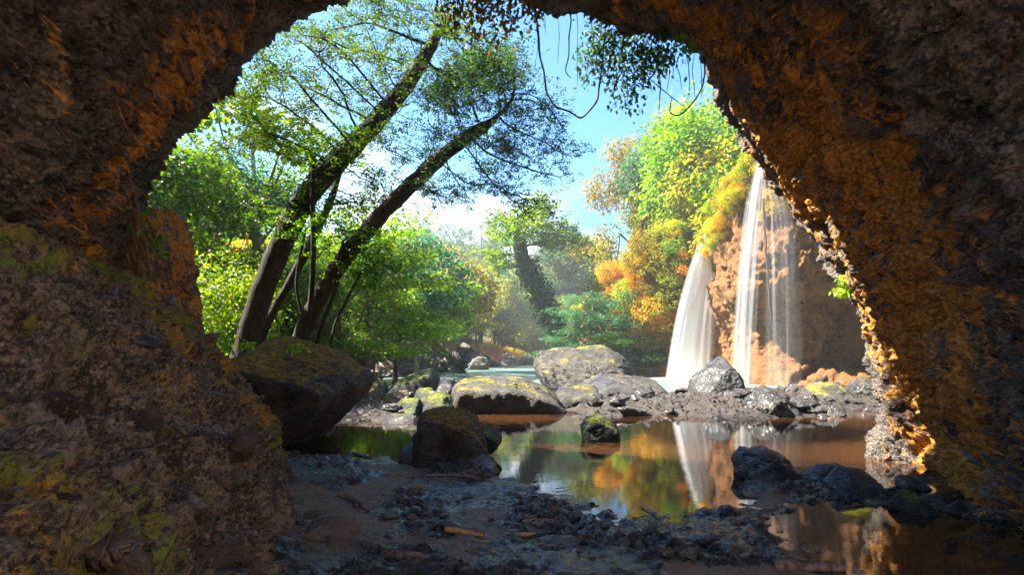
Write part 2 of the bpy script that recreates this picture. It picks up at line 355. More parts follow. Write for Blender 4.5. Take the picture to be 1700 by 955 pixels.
# ------------------------------------------------------------------ cave: a lofted shell from the outer cliff face to the open rear
rimA = [(225, 430, 9.8), (214, 330, 9.6), (230, 290, 9.5), (284, 224, 9.3), (327, 170, 9.2), (376, 115, 9.0), (450, 58, 9.0), (555, -8, 9.0), (740, -60, 9.0), (895, -6, 9.6),
        (1105, 62, 10.2), (1160, 92, 10.4), (1210, 168, 10.8), (1254, 233, 11.0), (1300, 310, 11.2), (1350, 393, 11.2), (1408, 478, 10.9), (1436, 574, 10.5), (1452, 650, 10.0), (1462, 690, 9.7), (1456, 760, 9.5), (1456, 810, 9.5)]
rowB = [(150, 470, 8.3), (150, 400, 8.2), (165, 350, 8.1), (195, 280, 8.0), (235, 215, 7.9), (285, 140, 7.8), (350, 60, 7.8), (460, -40, 7.8), (720, -120, 7.8), (950, -75, 8.4),
        (1165, -5, 9.0), (1235, 65, 9.1), (1290, 145, 9.3), (1335, 220, 9.4), (1380, 305, 9.5), (1425, 390, 9.4), (1468, 475, 9.2), (1498, 565, 9.0), (1520, 645, 8.9), (1535, 710, 8.9), (1560, 783, 8.4), (1560, 825, 8.4)]
rowC = [(40, 440, 6.2), (30, 380, 6.1), (40, 320, 6), (60, 240, 5.9), (90, 150, 5.8), (140, 50, 5.7), (220, -60, 5.7), (380, -170, 5.7), (720, -230, 5.7), (1000, -190, 6),
        (1230, -110, 6.4), (1340, -20, 6.7), (1420, 80, 6.9), (1490, 180, 7), (1550, 290, 7), (1590, 390, 6.9), (1610, 480, 6.8), (1622, 560, 6.7), (1632, 650, 6.7), (1640, 740, 6.6), (1650, 850, 6.2), (1650, 890, 6.2)]
A = np.array([P(*a) for a in rimA]); B = np.array([P(*a) for a in rowB]); Cc = np.array([P(*a) for a in rowC])
D = np.array([(-4.9, 4, 2.4), (-4.7, 4, 2.9), (-4.6, 4, 3.2), (-4.5, 4, 3.6), (-4.3, 4, 4.0), (-4.0, 4, 4.5), (-3.5, 4, 5.0), (-2.4, 4, 5.5), (-.3, 4, 5.9), (1.2, 4.2, 5.8), (2.6, 4.4, 5.3), (3.3, 4.5, 4.8), (3.9, 4.6, 4.2), (4.3, 4.7, 3.6),
              (4.5, 4.7, 3.0), (4.65, 4.7, 2.5), (4.75, 4.7, 2.0), (4.8, 4.7, 1.5), (4.85, 4.7, 1), (4.9, 4.8, .5), (5.0, 5, 0), (5.0, 5, -.4)])
E = D * (1.02, 0, 1.06) + (0, 2.9, 0); F_ = D * (1.5, 0, 1.5) + (0, 1.6, 0)                # unseen rear left open to let skylight into the cave
ctr = np.array((.2, 10, 2.6))
outw = A - ctr; outw[:, 1] = 0; outw /= np.linalg.norm(outw, axis=1)[:, None]
outw[20:, 2] = 0; outw[:2, 2] = np.maximum(outw[:2, 2], 0)
A1 = A + outw * .45 + (0, .55, 0); A2 = A + outw * 1.6 + (0, .9, 0); A3 = A + outw * 5 + (0, .6, 0); A4 = A + outw * 11 + (0, -2.5, 0)
for k_, (r_, a_) in enumerate(((A2, 1.2), (A3, 4.2), (A4, 6))): r_[:8, 1] += a_ * np.array([1, 1, 1, 1, 1, .8, .5, .2])   # unseen left bulge added to shade the boulders and mud from the sun
rows = np.array([A4, A3, A2, A1, A, B, Cc, D, E, F_])
sub = [14, 22, 26, 34, 84, 100, 95, 70, 24]
tv = np.concatenate([k + np.arange(n) / n for k, n in enumerate(sub)] + [[len(sub)]])
nu = 570; tu = np.linspace(0, 21, nu)
G = crom(rows, tv); G = crom(G.transpose(1, 0, 2), tu).transpose(1, 0, 2)     # (nv, nu, 3)
nv = len(tv); V = G.reshape(-1, 3)
N = grid_normals(V, nu, nv)
inward = np.array((0, 5, 2.4)) - V
if np.mean(np.sum(N * inward, 1)) < 0: N = -N
# arc-length coordinates so that the strata run along the arch
al = np.concatenate([np.zeros((nv, 1)), np.cumsum(np.linalg.norm(np.diff(G, axis=1), axis=2), 1)], 1).ravel()
vl = np.concatenate([np.zeros((1, nu)), np.cumsum(np.linalg.norm(np.diff(G, axis=0), axis=2), 0)], 0).ravel()
warp = fbm(V * .8 + 3, 3) * .5
st = np.stack([al * .22, vl * 1.5 + warp * 2, V[:, 2] * .10], -1)
stf = np.stack([al * .9, vl * 5.5 + warp * 5, V[:, 2] * .6], -1); fine_r = ridged(stf, 4, .7)
disp = fbm(V * .55, 3) * .26 + ridged(st, 5, .62) * .24 + ridged(V * (1.9, 1.4, 1.9) + 7, 5, .62) * .10 + fine_r * .085 + ridged(V * 8, 3, .65) * .045
pits = np.clip(fbm(V * 1.7 + 31, 2) - .28, 0, 1)
disp = disp - pits * .55 - np.clip(fbm(V * 4.6 + 70, 3, .6) - .12, 0, .5) * .30 - np.clip(fbm(stf * .55 + 9, 2) - .15, 0, .5) * .20
tvr = np.repeat(tv, nu)
keep = 1 - .55 * np.exp(-((tvr - 4) / .35) ** 2)               # the lip keeps its outline
disp = disp - disp.mean() - .03
V2 = V + N * (disp * keep)[:, None]
# streaks of moss along the strata; rim light is painted in as extra orange
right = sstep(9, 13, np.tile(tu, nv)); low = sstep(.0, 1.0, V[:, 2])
lit_moss_band = np.exp(-((tvr - (4.95 + .3 * right)) / (.72 + .35 * right)) ** 2) * (.50 + .24 * right)
lit_moss_band = lit_moss_band + .25 * right * sstep(3.6, 1.6, V[:, 2]) * np.exp(-((tvr - 5.6) / 1.0) ** 2)
moss = .3 * right * sstep(4.6, 4.2, tvr) * sstep(.5, 1.5, V[:, 2]) + lit_moss_band + fbm(st * 1.3 + 40, 4) * .34 + fbm(V * .7 + 9, 3) * .22 + (fine_r - .5) * .22
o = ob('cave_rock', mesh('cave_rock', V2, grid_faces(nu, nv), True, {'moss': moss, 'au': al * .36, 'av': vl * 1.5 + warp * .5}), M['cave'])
tag(o, 'dark overhanging cave roof and walls streaked with orange moss', 'cave', kind='structure')

# ------------------------------------------------------------------ earth bank on the left
base = np.array([(-1.05, 1.4), (-1.3, 2.7), (-1.65, 4.4), (-2.25, 5.8), (-3.05, 7.6), (-3.65, 9.0), (-4.05, 9.75), (-4.6, 10.4), (-5.6, 11.0), (-7.2, 11.6), (-9.5, 12.0)])
nb, ns = 560, 300
t = np.linspace(0, len(base) - 1, nb); bp = crom(base, t); tg = np.gradient(bp, axis=0); tg /= np.linalg.norm(tg, axis=1)[:, None]
nrm = np.stack([-tg[:, 1], tg[:, 0]], -1)
for _ in range(60): nrm = np.concatenate([nrm[:1], (nrm[:-2] + nrm[1:-1] * 2 + nrm[2:]) / 4, nrm[-1:]])
s = np.linspace(0, 1, ns) ** 1.15 * 5.2 - .12
prof_near = np.interp(s, [-.2, 0, .3, 1, 2, 3, 4, 5.2], [-.5, -.25, .22, 1.0, 2.1, 3.0, 3.4, 3.7])
prof_far = np.interp(s, [-.2, 0, .25, .6, 1.2, 2, 3, 5.2], [-.5, -.25, .55, 1.2, 2.0, 2.75, 3.1, 3.6])
w = sstep(1.5, 4.5, t)[None, :]
zz = prof_near[:, None] * (1 - w) + prof_far[:, None] * w
zz = zz * (1 - .25 * sstep(6.6, 9.5, t))[None, :]
XY = bp[None] + nrm[None] * s[:, None, None]
Vb = np.concatenate([XY, zz[..., None]], -1).reshape(-1, 3)
Nb = grid_normals(Vb, nb, ns)
if Nb[:, 2].mean() < 0: Nb = -Nb
al = Vb * (1, 1, 1)
db = fbm(Vb * .8 + 2, 3) * .20 + ridged(Vb * (1.6, 1.6, 3.6) + 5, 5, .62) * .11 + ridged(Vb * 5 + 1, 4, .68) * .065 + fbm(Vb * 14, 3, .7) * .03 + np.clip(perlin(Vb * 8 + 4) - .2, 0, 1) * .12 - np.clip(fbm(Vb * 2.3 + 50, 2) - .3, 0, 1) * .35
db = db - np.clip(fbm(Vb * 4.2 + 70, 3, .6) - .12, 0, .5) * .26
Vb2 = Vb + Nb * db[:, None]
mossb = .26 + .28 * sstep(1.4, 2.9, Vb[:, 2]) + .22 * sstep(3.2, 6.2, np.tile(t, ns)) + fbm(Vb * .9 + 13, 4) * .50 - .30 * np.exp(-((Vb[:, 0] + 3) ** 2 + (Vb[:, 1] - 4.2) ** 2 + (Vb[:, 2] - 1.6) ** 2) / 1.2)
earth = tag(ob('earth_bank', mesh('earth_bank', Vb2, grid_faces(nb, ns), True, {'moss': mossb}), M['bank']), 'sloping earth bank with moss and embedded stones below the cave wall', 'bank', kind='structure')

# ------------------------------------------------------------------ waterfall cliff
plan = np.array([(7.5, 66), (9, 56), (10.8, 49.5), (12.8, 46.6), (15.0, 46.2), (15.9, 44.2), (15.0, 40.5), (14.5, 37.5), (14.3, 34.5), (14.9, 32.2), (16.8, 31), (19.5, 28.5), (23, 23), (27, 15)])
tops = np.array([7, 9, 10.5, 11.8, 12.1, 12.3, 13.0, 13.6, 13.9, 13.9, 13.8, 13.6, 13.4, 13.2])
nc, nz = 420, 230
t = np.linspace(0, len(plan) - 1, nc); pp = crom(plan, t); tp = crom(tops[:, None], t)[:, 0]
tg = np.gradient(pp, axis=0); tg /= np.linalg.norm(tg, axis=1)[:, None]; nr = np.stack([tg[:, 1], -tg[:, 0]], -1)
for _ in range(40): nr = np.concatenate([nr[:1], (nr[:-2] + nr[1:-1] * 2 + nr[2:]) / 4, nr[-1:]])
f = np.linspace(0, 1.45, nz)                                          # 0..1 the face, beyond 1 the top running back
rec = sstep(6.5, 8.5, t)[None]                                        # the deep recess lies behind the right-hand fall
zf = np.minimum(f, 1)[:, None] * (tp + .8)[None] - .8
hollow = np.interp(zf.ravel(), [-1, .2, .7, 1.3, 3.4, 4.9, 5.6, 7, 10, 14], [.2, -.5, -2.4, -4.2, -5.0, -4.6, -.3, .35, .3, 0]).reshape(zf.shape)
hollow2 = np.interp(zf.ravel(), [-1, .3, 1.2, 2.5, 4, 5.5, 8, 14], [.6, .2, -.7, -1.0, -.6, .2, .3, 0]).reshape(zf.shape)
off = hollow * rec + hollow2 * (1 - rec)
back = np.clip(f - 1, 0, 1)[:, None] * 16
roundt = .9 * sstep(.86, 1.0, f)[:, None]
Vc = np.concatenate([pp[None] + nr[None] * (off - roundt - back)[..., None], (zf + back * .28)[..., None]], -1).reshape(-1, 3)
Nc = grid_normals(Vc, nc, nz)
if np.mean(Nc[:, :2] @ np.array((-.5, -.8))) < 0: Nc = -Nc
dc = fbm(Vc * .28 + 8, 3) * .7 + ridged(Vc * (.9, .9, .5) + 2, 5, .6) * .28 + fbm(Vc * (2.6, 2.6, 1.0), 4, .6) * .16 + np.abs(perlin(Vc * (.3, .3, 2.2))) * .25
mossc = fbm(Vc * .35 + 3, 4) * .5 - .05 + .5 * sstep(9.5, 12.5, Vc[:, 2]) - .35 * sstep(5.5, 4, Vc[:, 2])
cl = ob('cliff', mesh('cliff', Vc + Nc * dc[:, None], grid_faces(nc, nz), True, {'moss': mossc}), M['cliff'])
tag(cl, 'orange rock cliff with undercut base behind the waterfalls', 'cliff', kind='structure')

# ------------------------------------------------------------------ waterfalls
q = NT('falling_water'); uv = q.n('ShaderNodeCombineXYZ', {0: q.attr('wu'), 1: q.attr('wv'), 2: q.attr('seed')}).outputs[0]
s1 = q.noise(q.n('ShaderNodeMapping', {'Vector': uv, 'Scale': (11, .4, 5)}).outputs[0], 1., 3, .5)
s2 = q.noise(q.n('ShaderNodeMapping', {'Vector': uv, 'Scale': (4, .8, 5)}).outputs[0], 1., 3, .5)
al_ = q.math('MULTIPLY', q.attr('dens'), q.ramp(q.math('ADD', q.math('MULTIPLY', s1, .6), q.math('MULTIPLY', s2, .6)), .25, .85))
dif = q.n('ShaderNodeBsdfDiffuse', {'Color': (.86, .87, .88, 1)}).outputs[0]; trn = q.n('ShaderNodeBsdfTranslucent', {'Color': (.86, .87, .88, 1)}).outputs[0]
wsh = q.n('ShaderNodeMixShader', {0: .45, 1: dif, 2: trn}).outputs[0]
M['fall'] = q.done(q.n('ShaderNodeMixShader', {0: al_, 1: q.n('ShaderNodeBsdfTransparent').outputs[0], 2: wsh}).outputs[0])
def veil(parent, L, Rr, d0, d1, bulge, dens, seed, nu=26, nv=60, fade=.0):
    """a sheet of falling water between two pixel edges, thrown outwards from depth d0 at the lip to d1 at the foot"""
    L = np.array(L, float); Rr = np.array(Rr, float); b = np.linspace(0, 1, nv)
    l = crom(L, b * (len(L) - 1)); r = crom(Rr, b * (len(Rr) - 1)); a = np.linspace(0, 1, nu)
    px = l[:, None, 0] * (1 - a) + r[:, None, 0] * a; py = l[:, None, 1] * (1 - a) + r[:, None, 1] * a
    d = (d0 + (d1 - d0) * np.sqrt(b))[:, None] - bulge * np.sin(np.pi * a)[None] * (.3 + b[:, None])
    d = d + .12 * perlin(np.stack([np.tile(a * 9, nv), np.repeat(b * 1.5, nu), np.full(nu * nv, seed)], -1)).reshape(nv, nu)
    V = np.stack([(px - 850) / FPX * d, d, np.maximum(CAMH + (HY - py) / FPX * d, -.05)], -1).reshape(-1, 3)
    e = np.sin(np.pi * np.clip(a, 0, 1)) ** 1.1
    de = (e[None] * dens * (1 - fade * b[:, None])).ravel()
    return ob('veil', mesh('veil', V, grid_faces(nu, nv), True, {'wu': np.tile(a, nv) * (abs(L[:, 0] - Rr[:, 0]).mean() / 80), 'wv': np.repeat(b, nu), 'seed': np.full(nu * nv, seed), 'dens': de}), M['fall'], parent)
f1 = tag(empty('waterfall', P(1145, 628, 44)), 'broad white waterfall pouring from the lower ledge into the pool', 'waterfall')
LL = [(1174, 376), (1154, 415), (1132, 480), (1116, 550), (1103, 629)]; LR = [(1191, 373), (1191, 420), (1188, 480), (1184, 550), (1180, 629)]
def wf(parent, *a, **k):
    o = veil(parent, *a, **k); o.matrix_parent_inverse = parent.matrix_world.inverted(); return o
bpy.context.view_layer.update()
wf(f1, LL, [(1192, 373), (1194, 420), (1192, 480), (1189, 550), (1186, 629)], 43.5, 42.7, .5, .95, 1.0)
wf(f1, LL, [(1188, 374), (1180, 420), (1170, 480), (1158, 550), (1148, 629)], 43.4, 42.6, .5, 1.3, 2.3)
wf(f1, [(1178, 376), (1164, 415), (1146, 480), (1134, 550), (1126, 629)], LR, 43.6, 42.8, .4, .7, 3.1)
wf(f1, [(1176, 376), (1156, 415), (1135, 480), (1119, 550), (1106, 629)], [(1184, 374), (1170, 420), (1152, 480), (1140, 550), (1130, 629)], 43.3, 42.5, .3, 1.4, 5.7)
def strands(parent, L, Rr, d0, d1, n, seed, dens):
    r = np.random.RandomState(seed); L = np.array(L, float); Rr = np.array(Rr, float)
    for k in range(n):
        a0 = np.clip(r.beta(1.1, 1.5), 0, .9); w_ = r.uniform(.07, .2); dv = r.normal() * .05 * np.linspace(0, 1, len(L))[:, None]
        l = L * (1 - a0 - dv) + Rr * (a0 + dv); q_ = L * (1 - a0 - w_ - dv) + Rr * (a0 + w_ + dv)
        wf(parent, l, q_, d0 - .2 - r.rand() * .3, d1 - r.uniform(-.2, .5), .08, dens * r.uniform(.5, 1.2), 10 + seed + k * 1.7, nu=8, nv=40, fade=r.uniform(0, .6))
strands(f1, LL, LR, 43.6, 42.7, 12, 3, .9)
f2 = tag(empty('waterfall', P(1240, 645, 30.5)), 'tall thin waterfall dropping from the high orange lip beside the cave wall', 'waterfall')
bpy.context.view_layer.update()
RL = [(1258, 268), (1240, 340), (1231, 420), (1223, 520), (1216, 640)]; RR = [(1272, 268), (1264, 340), (1257, 420), (1250, 520), (1246, 640)]
wf(f2, [(1254, 267), (1236, 340), (1226, 420), (1217, 520), (1209, 640)], [(1276, 267), (1270, 340), (1264, 420), (1258, 520), (1254, 640)], 31.6, 30.6, .3, 1.15, 1.4, fade=.5)
wf(f2, [(1260, 268), (1245, 340), (1236, 420), (1228, 520), (1221, 640)], [(1268, 268), (1256, 340), (1247, 420), (1240, 520), (1236, 640)], 31.4, 30.4, .2, 1.3, 7.4, fade=.5)
wf(f2, [(1262, 270), (1262, 340), (1262, 420), (1262, 520), (1262, 650)], [(1292, 290), (1322, 350), (1330, 420), (1332, 520), (1334, 652)], 31.2, 30.2, .5, .36, 9.1, nu=40, fade=.3)
wf(f2, [(1266, 270), (1285, 340), (1296, 420), (1300, 520), (1302, 650)], [(1276, 285), (1312, 350), (1322, 420), (1326, 520), (1328, 652)], 31.0, 30.0, .3, .22, 4.6, fade=.3)
strands(f2, RL, RR, 31.5, 30.5, 6, 5, .8)
strands(f2, [(1266, 269), (1264, 340), (1262, 420), (1262, 520), (1262, 648)], [(1290, 285), (1318, 350), (1328, 420), (1332, 520), (1334, 650)], 31.2, 30.2, 4, 8, .22)
f3 = tag(empty('waterfall', P(1212, 500, 42)), 'narrow trickle of water between the two big waterfalls', 'waterfall')
bpy.context.view_layer.update()
wf(f3, [(1200, 375), (1202, 420), (1203, 480), (1203, 540)], [(1207, 375), (1212, 420), (1214, 480), (1215, 540)], 42.6, 41.8, .1, .6, 3.3, nu=10, fade=.7)
# foam where the falls strike
q = NT('foam'); n = q.noise(q.pos(), 2.2, 5, .65)
M['foam'] = q.done(q.n('ShaderNodeMixShader', {0: q.math('MULTIPLY', q.attr('dens'), q.ramp(n, .35, .62)), 1: q.n('ShaderNodeBsdfTransparent').outputs[0], 2: q.pbr((.8, .82, .82), .7)}).outputs[0])
def foam(name, cx, cy, rx, ry, label, h=.25):
    r = np.linspace(0, 1, 14); a = np.linspace(0, 2 * np.pi, 49)
    rr, aa = np.meshgrid(r, a, indexing='ij'); X = cx + rr * np.cos(aa) * rx; Y = cy + rr * np.sin(aa) * ry
    Z = .012 + h * (1 - rr) ** 1.5 * (.6 + .6 * perlin(np.stack([X * 1.5, Y * 1.5, X * 0], -1).reshape(-1, 3)).reshape(X.shape))
    Vv = np.stack([X, Y, Z], -1).reshape(-1, 3)
    return tag(ob(name, mesh(name, Vv, grid_faces(49, 14), True, {'dens': (1.25 * (1 - rr ** 2)).ravel()}), M['foam']), label, 'foam', kind='stuff')
foam('foam', 13.3, 42.3, 4.2, 3.2, 'white churning foam at the foot of the broad waterfall')
foam('foam', 13.9, 28.8, 3.2, 2.0, 'white churning foam at the foot of the tall thin waterfall')

# ------------------------------------------------------------------ boulders
import bmesh
_ico = {}
def ico(n):
    if n not in _ico:
        bm = bmesh.new(); bmesh.ops.create_icosphere(bm, subdivisions=n, radius=1)
        _ico[n] = (np.array([v.co[:] for v in bm.verts]), np.array([[v.index for v in f.verts] for f in bm.faces])); bm.free()
    return _ico[n]
def hull_mesh(name, planes, sub, p=11, rough=.06, fine=.02, seed=0):
    """rounded convex rock bounded by planes (n, offset) about the origin, then weathered"""
    Dv, F = ico(sub); S = 0
    for n, o in planes:
        n = np.asarray(n, float); n = n / np.linalg.norm(n)
        S = S + (np.clip(Dv @ n, 0, None) / max(o, .02)) ** p
    V = Dv * (S ** (-1 / p))[:, None]
    size = np.abs(V).max(); sc = 1.5 / size
    sd = np.array((seed * 3.17, seed * 1.71, seed * .77))
    k = fbm(V * sc * 1.2 + sd, 3) * rough * size * 1.3 + (ridged(V * sc * 3 + sd, 4, .6) - .4) * rough * size * .8 + fbm(V * sc * 11 + sd, 3, .6) * fine * size
    V = V + Dv * k[:, None]
    return mesh(name, V, F, True)
_bn = [0]
def boulder(outline, d, thick, m, label, group=None, slope=.35, sub=5, p=11, rough=.06, fine=.022, cat='boulder', name='boulder', front=.25, sink=.25, yback=.35, gname=None):
    """rock with the given front outline (photo pixels, convex) standing at distance d with a real depth of `thick` metres"""
    _bn[0] += 1; seed = _bn[0]; rr = np.random.RandomState(seed)
    d = d + thick * .3; pts = np.array([P(x, y, d)[[0, 2]] for x, y in outline])
    zmin = pts[:, 1].min(); low = pts[:, 1] < zmin + .22 * (np.ptp(pts[:, 1])); pts[low, 1] -= sink * np.ptp(pts[:, 1])
    c = (pts.max(0) + pts.min(0)) / 2; q_ = pts - c
    if sum(q_[i, 0] * q_[(i + 1) % len(q_), 1] - q_[(i + 1) % len(q_), 0] * q_[i, 1] for i in range(len(q_))) < 0: q_ = q_[::-1]
    planes = []; h = thick / 2
    for a, b in zip(q_, np.roll(q_, -1, 0)):
        e = b - a; n2 = np.array((e[1], -e[0])); n2 /= np.linalg.norm(n2) + 1e-9
        up = max(n2[1], 0); n = np.array((n2[0], -slope * up + rr.uniform(-.08, .08) * (1 - up), n2[1])); n /= np.linalg.norm(n)
        o = n @ np.array((a[0], h * yback * up, a[1])) * 1.03
        planes.append((n, max(o, .05)))
    planes += [((0, -1, front), h), ((0, 1, .1), h), ((-.6, -.8, .1), h * 1.15 + .12 * np.ptp(q_[:, 0])), ((.65, -.75, .1), h * 1.15 + .12 * np.ptp(q_[:, 0])), ((.5, .8, 0), h * 1.1 + .2 * np.ptp(q_[:, 0])), ((-.5, .8, 0), h * 1.1 + .2 * np.ptp(q_[:, 0]))]
    o = ob(name, hull_mesh(name, planes, sub, p, rough, fine, seed), m)
    o.location = (c[0], d, c[1])
    return tag(o, label, cat, group)
b = boulder
b([(398, 588), (420, 570), (470, 572), (545, 598), (586, 628), (592, 642), (570, 672), (520, 712), (478, 738), (420, 742), (395, 700)], 10.4, 2.4, M['b_moss'], 'huge dark overhanging boulder with ochre moss top beside the earth bank', slope=.28, rough=.036, fine=.022, sub=6, p=16, front=-.25, sink=.05)
b([(692, 690), (712, 680), (755, 680), (788, 694), (802, 722), (812, 768), (745, 782), (688, 770), (686, 730)], 8.5, .95, M['b_moss'], 'rounded dome boulder with brown moss cap at the edge of the mud', slope=.3, rough=.045, fine=.025, sub=6, p=8, front=.05)
b([(640, 655), (662, 632), (712, 614), (722, 622), (728, 660), (700, 672), (636, 672)], 19.0, 1.8, M['b_green'], 'dark wedge boulder with a bright mossy ridge behind the dome boulder', slope=.2, rough=.03, p=14)
b([(752, 644), (760, 629), (800, 627), (870, 632), (905, 645), (934, 668), (925, 684), (770, 686), (755, 670)], 17.4, 3.6, M['b_grey'], 'long flat grey slab boulder with black front lying across the pool', slope=.10, rough=.035, p=18, sub=6, fine=.022, front=-.1, yback=.8)
b([(896, 616), (905, 605), (960, 596), (1008, 595), (1030, 603), (1060, 631), (1066, 638), (1050, 646), (925, 646), (902, 634)], 25.5, 4.5, M['b_grey'], 'largest grey boulder with yellow moss shoulders standing in the river', slope=.55, rough=.055, fine=.03, p=15, sub=6)
b([(966, 648), (985, 632), (1040, 628), (1090, 636), (1116, 656), (1112, 666), (990, 670)], 21.0, 2.0, M['b_wet'], 'low black boulder in front of the largest grey boulder', slope=.3, rough=.045)
b([(922, 660), (935, 648), (990, 645), (998, 660), (985, 674), (930, 676)], 19.0, 1.6, M['b_grey'], 'small slanting grey slab between the long slab and the black boulder', slope=.25, rough=.03)
b([(1150, 650), (1155, 638), (1192, 604), (1204, 597), (1216, 606), (1228, 634), (1226, 656), (1200, 662), (1152, 660)], 21.5, 1.5, M['b_wet'], 'pointed pyramid boulder standing on the gravel bar before the waterfalls', slope=.4, rough=.035, p=16, sub=6, front=.5)
b([(964, 712), (975, 696), (1000, 694), (1022, 706), (1030, 724), (1015, 734), (972, 734)], 11.4, .6, M['b_green'], 'small islet rock with bright green moss cap alone in the pool', slope=.3, rough=.07)
b([(1228, 778), (1240, 756), (1280, 752), (1312, 764), (1326, 792), (1310, 802), (1240, 802)], 7.75, .75, M['b_wet'], 'rounded black rock with rusty moss crown at the mud edge', slope=.35, rough=.075, fine=.05)
b([(1342, 800), (1368, 780), (1402, 776), (1414, 786), (1400, 806), (1365, 812)], 7.5, .45, M['b_wet'], 'angular black rock leaning behind a larger angular rock', slope=.3, rough=.06, fine=.05, p=18)
b([(1382, 812), (1408, 786), (1440, 788), (1460, 802), (1458, 824), (1430, 834), (1395, 828)], 6.95, .5, M['b_wet'], 'larger angular black rock at the start of the stony strip', slope=.4, rough=.06, fine=.05, p=20)
b([(1494, 808), (1500, 796), (1528, 795), (1540, 806), (1532, 816), (1500, 816)], 7.25, .3, M['b_wet'], 'small knobbly rock in the brown water near the cave wall', rough=.08, sub=4)
b([(1520, 800), (1535, 795), (1565, 800), (1560, 807), (1530, 808)], 7.6, .3, M['b_brown'], 'thin flat stone lying beside the small knobbly rock', rough=.05, sub=4)
b([(1492, 842), (1502, 824), (1524, 820), (1542, 836), (1538, 858), (1505, 860)], 6.15, .32, M['b_green'], 'knobbly rock with a green tuft on the stony strip', rough=.09, sub=5)
b([(1340, 666), (1352, 648), (1385, 640), (1425, 652), (1440, 668), (1425, 676), (1350, 676)], 19.5, 1.6, M['b_grey'], 'broad grey boulder at the right end of the gravel bar', rough=.06)
b([(1418, 652), (1425, 636), (1450, 630), (1462, 640), (1460, 658), (1425, 660)], 22.5, 1.3, M['b_wet'], 'dark boulder wedged against the cave wall foot', rough=.05)
b([(1238, 690), (1248, 668), (1275, 650), (1300, 658), (1325, 680), (1320, 694), (1250, 696)], 16.0, 1.1, M['b_wet'], 'dark lumpy heap of rock on the gravel bar', rough=.10, fine=.05)
b([(798, 722), (806, 710), (826, 720), (833, 732), (815, 744), (800, 742)], 9.6, .5, M['b_green'], 'small mossy stone tucked behind the dome boulder', rough=.05, sub=4)
b([(658, 762), (672, 742), (692, 734), (700, 760), (690, 774)], 8.9, .4, M['b_wet'], 'dark stone leaning on the left of the dome boulder', rough=.08, sub=4)
b([(715, 775), (740, 766), (790, 766), (824, 772), (828, 788), (760, 796), (705, 794)], 8.0, .5, M['b_wet'], 'low clay-covered slab at the foot of the dome boulder', rough=.13, fine=.06, sub=5)
cl_ = 'boulders clustered left of the long slab'
for k, (o_, d_, m_, lb) in enumerate([
    ([(648, 690), (660, 672), (690, 668), (698, 684), (690, 694)], 16.0, M['b_green'], 'green mossy rock lowest in the cluster behind the dome boulder'),
    ([(676, 672), (692, 652), (712, 650), (722, 664), (715, 676)], 17.6, M['b_green'], 'small peaked mossy rock in the middle of the cluster'),
    ([(700, 680), (712, 658), (735, 656), (752, 672), (770, 690), (710, 692)], 16.4, M['b_green'], 'mossy rock with bare grey shoulder beside the long slab'),
    ([(646, 668), (655, 656), (676, 656), (680, 668), (665, 674)], 17.4, M['b_brown'], 'brown topped stone beside the wedge boulder'),
    ([(626, 676), (634, 662), (648, 664), (652, 678), (640, 682)], 17.0, M['b_dark'], 'small black stone left of the brown topped stone'),
    ([(596, 660), (602, 642), (625, 640), (630, 656), (615, 672)], 18.5, M['b_dark'], 'round black stone beside the huge overhanging boulder'),
    ([(608, 650), (618, 637), (636, 640), (640, 652), (628, 660)], 20.0, M['b_moss'], 'moss topped stone behind the round black stone'),
    ([(724, 650), (730, 634), (750, 632), (756, 652), (745, 664)], 18.4, M['b_wet'], 'rock filling the gap between wedge boulder and long slab'),
    ([(605, 668), (618, 654), (634, 657), (634, 670), (620, 674)], 17.2, M['b_dark'], 'dark rock below the moss topped stone')]):
    b(o_, d_, 1.1, m_, lb, rough=.045, sub=5, slope=.4)
b([(628, 700), (640, 692), (672, 692), (690, 698), (684, 706), (640, 707)], 14.4, .7, M['b_wet'], 'flat wet stone barely above the pool', rough=.05, sub=4)
b([(580, 672), (600, 668), (640, 676), (620, 686), (585, 684)], 16.5, .8, M['b_brown'], 'low brown stone on the mud left of the cluster', rough=.06, sub=4)
# foreground
b([(508, 876), (530, 868), (570, 870), (590, 884), (575, 905), (545, 918), (520, 908)], 5.0, .36, M['b_brown'], 'brown ledge stone jutting from the earth bank over the mud', slope=.2, rough=.05, p=14, front=-.2, sink=0)
b([(528, 935), (545, 912), (580, 925), (615, 955), (610, 985), (530, 985)], 4.5, .5, M['b_brown'], 'sloping brown slab at the foot of the earth bank', slope=.6, rough=.03, p=14)
b([(886, 925), (890, 902), (920, 896), (955, 898), (968, 915), (972, 940), (895, 942)], 4.75, .26, M['b_wet'], 'half buried brown stone in the wet mud', slope=.3, rough=.035, sub=5, p=9)
b([(500, 862), (508, 852), (525, 852), (532, 862), (520, 870)], 5.6, .16, M['b_brown'], 'small brown stone above the jutting ledge stone', rough=.05, sub=4)
b([(585, 905), (600, 897), (622, 903), (618, 916), (592, 916)], 5.2, .2, M['b_wet'], 'dark stone beside the jutting ledge stone', rough=.06, sub=4)
b([(540, 775), (560, 768), (575, 772), (570, 782), (545, 783)], 8.6, .3, M['b_wet'], 'dark wet stone lying on the mud near the huge boulder', rough=.06, sub=4)

